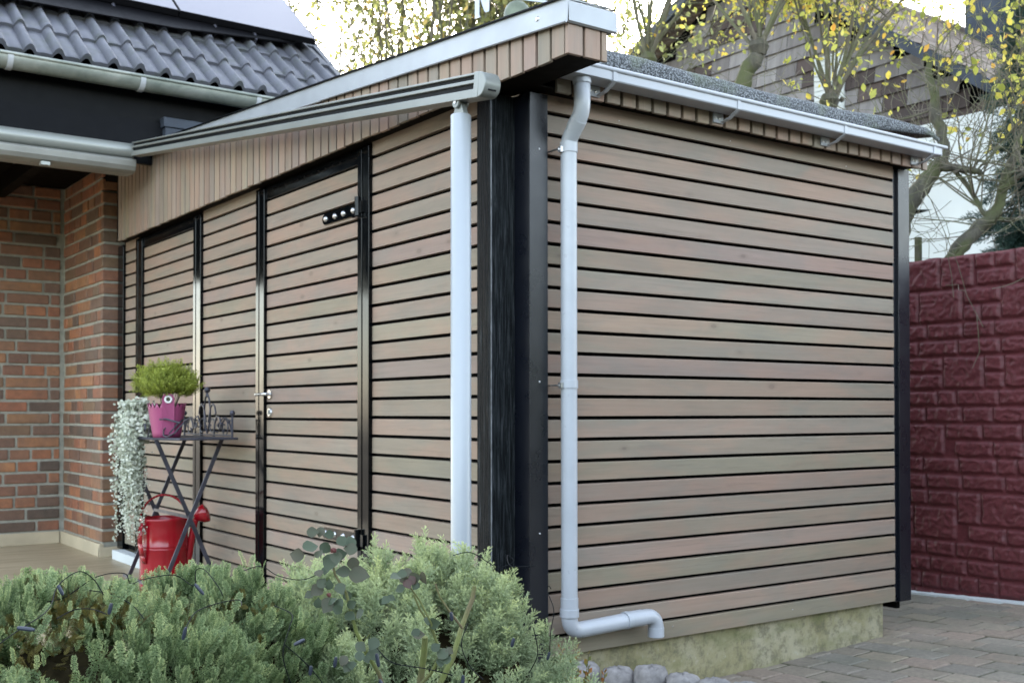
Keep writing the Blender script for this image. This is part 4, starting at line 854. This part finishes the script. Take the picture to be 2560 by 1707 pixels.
for (x, y, r) in ((480, 235, .004), (450, 530, .0025)):
    c0 = at((650 + x / 2.613) / 1.08844, (1280 + y / 2.613) / 1.08844, 2.33); b = MB()
    for k in range(14): a = k * 2.4; b.tube([c0, c0 + Vector((math.cos(a) * r, math.sin(a) * r, -r * .6 - .008 * (k % 3) / 3)), c0 + Vector((math.cos(a) * r * 1.1, math.sin(a) * r * 1.1, -r * 2.2))], [.0015, .003, .001], 4)
    b.build('withered_bloom', M['rustrose'], rose, smooth=True)
# ================================================================== STRING LIGHTS
sl_ = thing('string_lights', 'black cable string lights with small dark bulbs draped over the bushes', 'string lights', tuple(at(500, 1400, 2.6)))
def smooth_path(pts, n=7):
    P_ = [at(*q) for q in pts]; out = []
    for i in range(len(P_) - 1):
        p0 = P_[max(i - 1, 0)]; p1 = P_[i]; p2 = P_[i + 1]; p3 = P_[min(i + 2, len(P_) - 1)]
        for k in range(n): t = k / n; out.append(.5 * ((2 * p1) + (p2 - p0) * t + (2 * p0 - 5 * p1 + 4 * p2 - p3) * t * t + (3 * p1 - p0 - 3 * p2 + p3) * t ** 3))
    return out + [P_[-1]]
runs = [[(-30, 1500, 2.05), (30, 1455, 2.1), (110, 1400, 2.25), (133, 1345, 2.35), (180, 1312, 2.4), (215, 1330, 2.42), (240, 1370, 2.42)],
        [(0, 1378, 2.5), (60, 1382, 2.5), (140, 1375, 2.5), (220, 1325, 2.5), (285, 1316, 2.5), (300, 1340, 2.5), (330, 1330, 2.6), (400, 1320, 2.65), (445, 1345, 2.65), (450, 1310, 2.65), (470, 1308, 2.65), (500, 1345, 2.6), (512, 1368, 2.6)],
        [(130, 1420, 2.3), (170, 1400, 2.35), (210, 1398, 2.35), (245, 1410, 2.33)], [(205, 1355, 2.45), (260, 1365, 2.45), (305, 1390, 2.4), (330, 1420, 2.35)],
        [(428, 1440, 2.3), (450, 1405, 2.35), (500, 1385, 2.4), (548, 1377, 2.45), (555, 1390, 2.4)],
        [(630, 1390, 2.5), (670, 1410, 2.45), (665, 1440, 2.42), (650, 1500, 2.4), (665, 1560, 2.4), (690, 1620, 2.4)],
        [(655, 1480, 2.38), (700, 1520, 2.38), (735, 1560, 2.38), (760, 1600, 2.38)], [(860, 1480, 2.45), (900, 1520, 2.42), (980, 1535, 2.42), (1040, 1550, 2.42)],
        [(1040, 1275, 2.95), (1080, 1268, 2.95), (1120, 1290, 2.95), (1135, 1300, 2.95)], [(1145, 1305, 2.95), (1180, 1290, 2.95), (1165, 1275, 2.95), (1175, 1300, 2.9), (1230, 1298, 2.9)],
        [(1262, 1500, 3.1), (1265, 1450, 3.1), (1272, 1400, 3.12), (1258, 1360, 3.15), (1260, 1345, 3.15), (1266, 1352, 3.15)], [(560, 1310, 2.7), (600, 1300, 2.8), (640, 1322, 2.8), (700, 1330, 2.8), (760, 1300, 2.8)],
        [(1075, 1430, 2.5), (1060, 1480, 2.5), (1080, 1530, 2.5), (1110, 1560, 2.5)], [(1225, 1440, 2.8), (1235, 1500, 2.8), (1215, 1545, 2.8)]]
for r_ in runs:
    b = MB(); b.tube(smooth_path(r_), .0012, 5); b.build('cable', M['cable'], sl_, smooth=True)
for (x0, y0, x1, y1, D) in ((133, 1343, 145, 1366, 2.33), (256, 1385, 250, 1410, 2.3), (40, 1441, 80, 1446, 2.1), (427, 1440, 420, 1468, 2.28), (447, 1340, 468, 1365, 2.6), (676, 1480, 700, 1468, 2.36), (772, 1508, 768, 1532, 2.33), (865, 1500, 870, 1530, 2.36), (872, 1560, 885, 1590, 2.36), (715, 1528, 712, 1550, 2.36), (1036, 1405, 1038, 1425, 2.45), (1180, 1465, 1175, 1485, 2.62), (1308 - 46, 1497, 1257, 1515, 3.08), (1064, 1550, 1062, 1575, 2.45), (1090, 1365, 1086, 1375, 2.7)):
    b = MB(); b.tube([at(x0, y0, D), at(x0 + (x1 - x0) * .2, y0 + (y1 - y0) * .2, D), at(x0 + (x1 - x0) * .8, y0 + (y1 - y0) * .8, D), at(x1, y1, D)], [.003, .0042, .0042, .0025], 8); b.build('bulb', M['led'], sl_, smooth=True)
# ================================================================== SEDUM
for (vx, vy, D, h, lb) in ((1312, 1535, 4.1, .27, 'small red and green succulent plant nearest the juniper'), (1352, 1560, 4.0, .22, 'small succulent plant with a yellow base just in front of the edging stones')):
    c0 = at(vx, vy, D); c0.z = -.09; sd_ = thing('succulent_plant', lb, 'succulent', tuple(c0), 'small succulents by the edging stones'); T = np.array([[0, 0, 0], [.3, .1, .5], [0, .16, 1], [-.3, .1, .5]]); Fq = np.array([[0, 1, 2, 3]]); pos = []; dr_ = []; b = MB()
    for k in range(13):
        a = k * 2.4; base = Vector((c0.x + math.cos(a) * .03 * (k % 4) / 2, c0.y + math.sin(a) * .03 * (k % 3), -.1)); top = base + Vector((math.cos(a) * .035, math.sin(a) * .035, h * random.uniform(.5, 1.15))); b.tube([base, top], .002, 4)
        for j in range(16):
            t = .35 + .65 * j / 16; q = base.lerp(top, t); aa = j * 2.4; pos.append(tuple(q)); dr_.append((math.cos(aa), math.sin(aa), .5 + t * .8))
    b.build('stems', M['twig'], sd_); pos = np.array(pos); k = len(pos); V, Fm, ti = scatter(T, Fq, np.array([0, .2, .5, .2]), pos, frames_from(np.array(dr_), RN.random(k)), RN.uniform(.02, .034, k), RN.uniform(0, .7, k)); arrmesh('leaves', V, Fm, M['sedum'], sd_, ti)
# ================================================================== WEATHER VANE
VX = at(1188, 30, 6.6); wvn = thing('weather_vane', 'weather vane with green copper ball and cut out letter N above the shed', 'weather vane', (VX.x, VX.y, VX.z - .9))
b = MB(); b.lathe([(.07, -.9), (.065, -.1), (.075, -.09), (.075, -.02)], VX, 28); b.build('post', M['slate'], wvn, smooth=True)
b = MB(); b.lathe([(.075, -.075), (.083, -.07), (.084, -.045), (.080, -.035), (.079, .0), (.066, .035), (.045, .056), (.02, .068), (.012, .07), (.012, .1)], VX, 28); b.build('copper_ball', M['copper'], wvn, smooth=True)
b = MB(); b.tube([VX + Vector((0, 0, .08)), VX + Vector((0, 0, .6))], .008, 8); b.lathe([(0, -.012), (.022, -.008), (.022, .008), (0, .012)], VX + Vector((0, 0, .088)), 12); b.build('spindle', M['iron'], wvn, smooth=True)
ez = VX + Vector((0, 0, .085)); ur = (RM @ Vector((1, 0, 0))); ur.z = 0; ur.normalize(); ud2 = (ur * .93 + Vector((-ur.y, ur.x, 0)) * .3).normalized(); np_ = Vector((-ud2.y, ud2.x, 0))
def plate(b, pts, c, ux, t=.003):
    uz = Vector((0, 0, 1)); nn_ = ux.cross(uz); b.prism([c + ux * p + uz * q for p, q in pts], tuple(-nn_ * t), tuple(nn_ * t))
b = MB(); b.prism([ez - ud2 * .01 + Vector((0, 0, q)) + np_ * s_ for q, s_ in ((-.006, -.003), (-.006, .003), (.006, .003), (.006, -.003))], (0, 0, 0), tuple(-ud2 * .19 + Vector((0, 0, -.015)))); b.prism([ez + ud2 * .01 + Vector((0, 0, q)) + np_ * s_ for q, s_ in ((-.006, -.003), (-.006, .003), (.006, .003), (.006, -.003))], (0, 0, 0), tuple(ud2 * .25)); b.build('arms', M['vaneplate'], wvn)
b = MB(); nc = ez - ud2 * .215 + Vector((0, 0, -.055)); 
plate(b, [(-.045, -.095), (-.012, -.08), (-.02, -.07), (-.018, .06), (-.045, .06)], nc, ud2); plate(b, [(-.03, .075), (-.005, .075), (.036, -.045), (.012, -.045)], nc + np_ * .0005, ud2); plate(b, [(.018, -.05), (.04, -.04), (.043, .09), (.018, .09)], nc - np_ * .0005, ud2); b.build('letter', M['vaneplate'], wvn)
# ================================================================== NEIGHBOUR HOUSE
nh = thing('neighbour_house', 'neighbouring house with grey and brown shingled gable and white rendered balcony', 'house', (12.5, 9.6, -.3)); NX = 12.0
AY, AZ = 9.61, 9.06
def gl(y): return AZ - .703 * (AY - y) if y < AY else AZ - .477 * (y - AY)
def grm(name, stops, sc=3):
    m = N(name); g = m.n('ShaderNodeNewGeometry'); f = m.noise(m.pos((1, 3, .5)), sc, 5, .6)
    c = m.ramp(g.outputs['Random Per Island'], stops); c = m.mix(.8, c, m.ramp(f, [(.3, .65), (.7, 1.2)]), 'MULTIPLY'); m.col(c); m.set(.8); return m.m
M['shingle'] = grm('grey_fibre_shingles', [(0, (.11, .10, .10)), (.5, (.155, .145, .145)), (1, (.21, .20, .20))]); M['shingle_dark'] = grm('dark_brown_shingles', [(0, (.035, .024, .022)), (1, (.065, .045, .041))])
M['farroof'] = grm('brown_grey_roof_tiles', [(0, (.12, .095, .085)), (.5, (.165, .135, .12)), (1, (.20, .17, .15))], 6)
b = MB(); b.add([(NX + .06, 3.0, -1), (NX + .06, 13.8, -1), (NX + .06, 13.8, gl(13.8) - .1), (NX + .06, AY, AZ - .1), (NX + .06, 3.0, gl(3.0) - .1)], [(0, 1, 2, 3, 4)]); b.add([(NX + .06, 3.0, -1), (26, 3, -1), (26, 3, gl(3.0) - .1), (NX + .06, 3, gl(3) - .1)], [(3, 2, 1, 0)]); b.build('wall', M['void'], nh)
g_ = MB(); d_ = MB(); z = 4.5; rr2 = random.Random(9)
while z < 9:
    y = 3.0 - rr2.uniform(0, .4)
    while y < 13.6:
        yc = y + .22; zc = z + .12
        if zc + .2 < gl(yc) - .15 and gl(yc) > zc:
            dark = (yc < 6.6 and zc < 5.15 + .10 * (6.6 - yc) + .45) or (abs(zc - (6.2 + .42 * (yc - 7))) < .2 and 6.2 < yc < 8.6) or (yc > 10.6 and zc < gl(yc) - .9 and zc > gl(yc) - 1.6) or (abs(zc - 7.9) < .2 and 9.2 < yc < 10.4)
            tgt = d_ if dark else g_; tl = rr2.uniform(.0, .006)
            tgt.add([(NX - .02 - tl, y + .004, z - .01), (NX - .02 - tl, y + .436, z - .012), (NX + .02, y + .436, z + .27), (NX + .02, y + .004, z + .27), (NX + .03, y + .004, z), (NX + .03, y + .436, z)], [(0, 1, 2, 3), (0, 4, 5, 1)])
        y += .44
    z += .245
g_.build('shingles', M['shingle'], nh); d_.build('dark_shingles', M['shingle_dark'], nh)
b = MB(); b.box(NX - .05, NX + .0, 7.5, 8.08, 5.4, 6.85); wn = b.build('window_shutter', M['white'], nh)
b = MB(); 
for k in range(18): b.box(NX - .065, NX - .048, 7.53, 8.05, 5.42 + k * .08, 5.48 + k * .08)
b.build('shutter_slats', M['white'], wn)
# roof with overhang, ridge along X
b = MB(); ov = .55; x0_, x1_ = NX - ov, 27.0; rows_ = 34
for k in range(rows_):
    for side_, sl2, Ymax in ((-1, .703, 8.2), (1, .477, 6.0)):
        dy0 = Ymax * k / rows_; dy1 = Ymax * (k + 1) / rows_ + .02; nseg = 42
        if side_ == 1 and k > 26: continue
        for s_ in range(nseg if side_ == -1 else 10):
            xa = x0_ + (x1_ - x0_) * s_ / (nseg if side_ == -1 else 10); xb = x0_ + (x1_ - x0_) * (s_ + 1) / (nseg if side_ == -1 else 10) - .03
            ya, yb_ = AY + side_ * dy0, AY + side_ * dy1; za, zb = AZ - sl2 * dy0 - .0, AZ - sl2 * dy1 + .05
            b.add([(xa, ya, za), (xb, ya, za), (xb, yb_, zb), (xa, yb_, zb), (xa, yb_, zb - .06), (xb, yb_, zb - .06)], [(0, 1, 2, 3), (3, 2, 5, 4)])
rf = b.build('roof', M['farroof'], nh)
b = MB()
for sg, sl2, Y0 in ((-1, .703, 7.2), (1, .477, 4.2)):
    A = (AY, AZ + .02); B_ = (AY + sg * Y0, AZ + .02 - sl2 * Y0); h = .2
    b.add([(x0_ - .02, A[0], A[1]), (x0_ - .02, B_[0], B_[1]), (x0_ - .02, B_[0], B_[1] - h), (x0_ - .02, A[0], A[1] - h), (x0_ + .05, A[0], A[1]), (x0_ + .05, B_[0], B_[1]), (x0_ + .05, B_[0], B_[1] - h), (x0_ + .05, A[0], A[1] - h)], [(0, 1, 2, 3), (4, 7, 6, 5), (0, 4, 5, 1), (3, 2, 6, 7)])
b.build('barge_board', M['slate'], rf)
b = MB()
b.tube([(x0_, AY, AZ + .02), (27, AY, AZ + .02)], .09, 8)
b.build('ridge_tiles', M['farroof'], rf)
cb_ = at(2335, 60, 22); b = MB(); b.box(cb_.x - .5, cb_.x + 1.6, cb_.y - .8, cb_.y + .8, cb_.z - 2.5, cb_.z + 3.0); b.build('chimney', M['slate'], rf)
# white balcony parapet with curved lower edge, dark gap and rendered lower wall
b = MB(); yy = np.linspace(7.6, .0, 30); top = 5.07; pts = []
low = lambda y: 3.86 + max(0, (y - 5.2)) ** 1.5 * .26 + max(0, 5.2 - y) * .01
fr = [Vector((NX - 1.0, y, low(y))) for y in yy] + [Vector((NX - 1.0, .0, top)), Vector((NX - 1.0, 7.6, top))]
b.prism(fr, (0, 0, 0), (.18, 0, 0)); b.build('balcony_parapet', M['white'], nh)
b = MB(); b.box(NX - 1.2, NX - .6, -1.5, 9, -1, 3.42); b.add([(NX - 1.2, 9, 3.42), (NX - 1.2, 4.8, 3.86), (NX - 1.2, -1.5, 4.2), (NX - 1.2, -1.5, 3.42)], [(0, 1, 2, 3)]); b.build('rendered_wall', M['white'], nh)
b = MB(); b.box(NX - .4, NX - .2, -1, 9, 3.0, 5.0); b.build('balcony_recess', M['void'], nh)
# ================================================================== TREES
def vrand(s): return Vector([random.gauss(0, s) for _ in range(3)])
def branch(mb, p, d, L, r, lev, tips, bend_=.18, upw=.12, n=6, kids=4, spread=.6):
    pts = [p.copy()]; d = d.normalized(); q = p.copy()
    for i in range(n):
        d = (d + vrand(bend_ / n * 2) + Vector((0, 0, upw / n))).normalized(); q = q + d * L / n; pts.append(q.copy())
    mb.tube(pts, [max(r * (1 - .75 * i / n), .0022) for i in range(n + 1)], 7 if r > .02 else (5 if r > .007 else 3), caps=False)
    if lev > 0:
        for k in range(kids):
            t = .25 + .75 * (k + random.random()) / kids; i = min(n - 1, int(t * n)); bp = pts[i].lerp(pts[i + 1], t * n - i) if i + 1 <= n else pts[-1]
            dd_ = ((pts[i + 1] - pts[i]).normalized() + vrand(spread)).normalized(); branch(mb, bp, dd_, L * random.uniform(.35, .6), r * .45, lev - 1, tips, bend_ * 1.2, upw, max(3, n - 2), max(2, kids - 1), spread)
    for i in range(1, n + 1): tips.append((pts[i], (pts[i] - pts[i - 1]).normalized(), lev, r))
LT_ = np.array([[0, 0, 0], [.28, .06, .35], [.24, .02, .7], [0, -.05, 1], [-.24, .02, .7], [-.28, .06, .35], [0, -.04, .5]]); LFc = np.array([[0, 1, 6, 5], [1, 2, 3, 6], [5, 6, 3, 4]])
def leaves(name, tips, count, size, mt, par, bias=None, maxr=.02, jit=.05, tr=(0, 1)):
    c = [t for t in tips if t[3] < maxr and t[0].z < CAM.z + 0.42 * ((t[0] - CAM).length) + .3]
    if bias: wts = np.array([bias(t[0]) for t in c]); 
    else: wts = np.ones(len(c))
    if wts.sum() <= 0: return
    if mt == 'yleaf' and len(c) > 400: sub = RN.choice(len(c), max(60, count // 9), p=wts / wts.sum()); ix = sub[RN.integers(0, len(sub), count)]; jit = .085
    else: ix = RN.choice(len(c), count, p=wts / wts.sum())
    pos = np.array([tuple(c[i][0]) for i in ix]) + RN.normal(size=(count, 3)) * jit; dirs = RN.normal(size=(count, 3)) + np.array([0, 0, -.7])
    V, Fm, ti = scatter(LT_, LFc, np.zeros(7), pos, frames_from(dirs, RN.random(count) * 6.28), RN.uniform(size * .6, size * 1.25, count), RN.uniform(tr[0], tr[1], count)); arrmesh(name, V, Fm, M[mt], par, ti)
def world(vx, vy, D): return at(vx, vy, D)
def path_tube(mb, pts, r0_, r1_, n=9):
    P_ = smooth_path(pts, 5); k = len(P_); rg = random.Random(int(pts[0][0])); mb.tube([p + Vector([rg.gauss(0, r0_ * .10) for _ in range(3)]) for p in P_], [(r0_ + (r1_ - r0_) * i / (k - 1)) * rg.uniform(.88, 1.14) for i in range(k)], n, caps=True); return P_
# pollarded trees behind the shed: trunk with a knuckle, upright shoots, yellow leaves
def pollard(label, trunk, knuckles, r, nsh, Ls, nleaf, lsz, bias, seed, mt='yleaf'):
    random.seed(seed); base = world(*trunk[0]); t = thing('pollarded_tree', label, 'tree', tuple(base), 'pollarded trees behind the shed'); mb = MB(); path_tube(mb, trunk, r, r * .8)
    tips = []; sh = MB()
    for (kx, ky, kd, ns) in knuckles:
        c = world(kx, ky, kd); mb.lathe([(0.01, -r * 1.2), (r * .8, -r * .9), (r * 1.15, 0), (r * .85, r * .7), (0.01, r)], c, 9)
        for _ in range(6): mb.lathe([(0.01, -r * .3), (r * .35, 0), (.01, r * .3)], c + vrand(r * .6), 6)
        for k in range(ns):
            a = random.uniform(0, 6.28); tilt = random.uniform(.05, .8); d = Vector((math.cos(a) * tilt, math.sin(a) * tilt, 1)); branch(sh, c + vrand(r * .3), d, random.uniform(*Ls), random.uniform(.008, .024), 2, tips, .2, .15, 6, 5, .55)
    mb.build('trunk', M['bark'], t, smooth=True); sh.build('branches', M['twig'], t, smooth=True)
    if nleaf: leaves('leaves', tips, nleaf, lsz, mt, t, bias, .02, .06)
    return t
pollard('pollarded tree with thick mossy knuckle and yellow leaves, middle above shed roof', [(1690, 330, 10.2), (1700, 210, 10.2), (1738, 130, 10.2)], [(1742, 108, 10.2, 13)], .085, 0, (1.5, 2.8), 7800, .054, lambda p: max(0.0, (p.x - .6 * p.y) - 2.4) + .06, 21)
pollard('pollarded tree with long bare shoots against white sky, leftmost above shed roof', [(1490, 300, 11.0), (1495, 210, 11), (1490, 150, 11)], [(1488, 138, 11, 12)], .08, 0, (1.4, 2.6), 60, .09, None, 22)
pollard('pollarded tree with yellow and orange leaves in front of the white shutter', [(1905, 330, 10.6), (1905, 260, 10.6)], [(1905, 232, 10.6, 16)], .085, 0, (1.5, 2.8), 8800, .054, lambda p: max(0.0, p.z - 3.6) + .03, 23)
# right hand fruit trees
def fruit(label, limbs, r, extra, nleaf, seed):
    random.seed(seed); base = world(*limbs[0][0][0]); t = thing('fruit_tree', label, 'tree', tuple(base), 'mossy fruit trees above the red wall'); mb = MB(); tips = []; sh = MB()
    for pts, ra, rb in limbs:
        P_ = path_tube(mb, pts, ra, rb)
        for k in range(extra):
            i = random.randrange(len(P_) // 4, len(P_)); branch(sh, P_[i], Vector((random.gauss(0, .8), random.gauss(0, .8), random.gauss(.5, .5))), random.uniform(.5, 1.7), random.uniform(.0035, .009), 2, tips, .3, .1, 6, 4, .6)
    mb.build('trunk', M['bark'], t, smooth=True); sh.build('branches', M['twig'], t, smooth=True); leaves('leaves', tips, nleaf * 2, .065, 'yleaf', t, lambda p: max(.01, p.z - 3.0), .02, .04); return t
fruit('leaning mossy tree trunk rising from behind the end post of the shed', [([(2040, 620, 8.2), (2075, 510, 8.2), (2115, 430, 8.2), (2165, 355, 8.2), (2150, 250, 8.3), (2130, 130, 8.4)], .085, .02), ([(2160, 385, 8.2), (2190, 385, 8.1), (2235, 392, 8.0), (2255, 400, 8.0)], .035, .016), ([(2150, 350, 8.2), (2220, 425, 8.1), (2260, 490, 8.0), (2285, 515, 7.95)], .02, .012)], .11, 13, 240, 31)
fruit('forked mossy tree trunk leaning right behind the top of the red wall', [([(2165, 660, 8.0), (2200, 575, 8.0), (2255, 520, 8.0), (2290, 480, 8.0), (2310, 415, 8.05), (2330, 350, 8.1), (2360, 290, 8.2)], .065, .02), ([(2280, 500, 8.0), (2330, 505, 7.9), (2400, 480, 7.9)], .02, .01), ([(2300, 440, 8.0), (2350, 400, 7.9), (2400, 380, 7.8)], .03, .015)], .08, 13, 220, 32)
# pale leaved trees behind the house, left of centre
for i, (vx, D, n_, lf, hs, lb) in enumerate(((770, 15.0, 3, 330, 6.2, 'slender pale leaved tree right beside the edge of the tiled roof'), (860, 16.0, 5, 1000, 6.6, 'slender pale leaved tree with sparse twigs, second from the tiled roof'), (960, 15.0, 7, 1900, 6.8, 'dense pale green tree with forked stems in the middle of the white sky'), (1085, 15.5, 7, 2100, 6.8, 'dense pale green tree left of the weather vane letter'), (1210, 16.0, 7, 2100, 6.8, 'dense pale green tree standing behind the copper ball'), (1330, 17.0, 4, 420, 6.4, 'thin sparse pale tree right of the weather vane'))):
    random.seed(50 + i); c = world(vx, 940, D); c.z = -.3; t = thing('slender_tree', lb, 'tree', tuple(c), 'pale slender trees behind the roofs'); mb = MB(); sh = MB(); tips = []
    mb.tube([c, c + Vector((0, 0, 1.2)), c + Vector((.05, .03, 2.6))], [.16, .12, .10], 9)
    for k in range(n_):
        a = random.uniform(0, 6.28); tl = random.uniform(.05, .24); branch(sh, c + Vector((.04, .02, 2.2 + .4 * random.random())), Vector((math.cos(a) * tl, math.sin(a) * tl, 1)), hs * random.uniform(.75, 1.0), random.uniform(.022, .038), 2, tips, .2, .2, 9, 9, .42)
    mb.build('trunk', M['bark'], t, smooth=True); sh.build('branches', M['twig'], t, smooth=True); leaves('leaves', tips, int(lf * 2.0), .10, 'gleaf', t, lambda p: 1.0 if p.z > 4.2 else .05, .03, .1)
# dark conifer on the right
random.seed(77); cb = world(2425, 600, 8.9); cf = thing('conifer_tree', 'dark blue green conifer at the right edge above the red wall', 'tree', (cb.x, cb.y, -.2)); mb = MB(); mb.tube([(cb.x, cb.y, -.3), (cb.x, cb.y, 5.2)], [.12, .03], 8); mb.build('trunk', M['bark'], cf, smooth=True)
pos = []; dr_ = []; sh = MB()
for k in range(230):
    z = random.uniform(1.2, 4.7); a = random.uniform(0, 6.28); R0 = .72 * (1 - (z - 1.0) / 4.4) * random.uniform(.55, 1.1) + .1; d = Vector((math.cos(a), math.sin(a), -.15 + random.gauss(0, .12))); p0 = Vector((cb.x, cb.y, z)); sh.tube([p0, p0 + d * R0 * .6, p0 + d * R0 + Vector((0, 0, -.08))], [.012, .008, .003], 4, caps=False)
    for j in range(30):
        t = .25 + .75 * random.random(); q = p0 + d * R0 * t + vrand(.05) + Vector((0, 0, -.06 * t)); pos.append(tuple(q)); dr_.append(tuple(d + vrand(.5) + Vector((0, 0, -.25))))
sh.build('branches', M['twig'], cf); pos = np.array(pos); k = len(pos); V, Fm, ti = scatter(JT, JF, Jtp, pos, frames_from(np.array(dr_), RN.random(k) * 6), RN.uniform(.11, .2, k), RN.uniform(0, .35, k), .5); arrmesh('needles', V, Fm, M['conifer'], cf, ti)
b = MB(); q = world(2109, 560, 8.75); b.box(q.x - .02, q.x + .02, q.y - .02, q.y + .02, -.2, q.z + .05); b.build('garden_stake', M['bark'], label='short weathered wooden stake poking up behind the red wall', cat='stake')
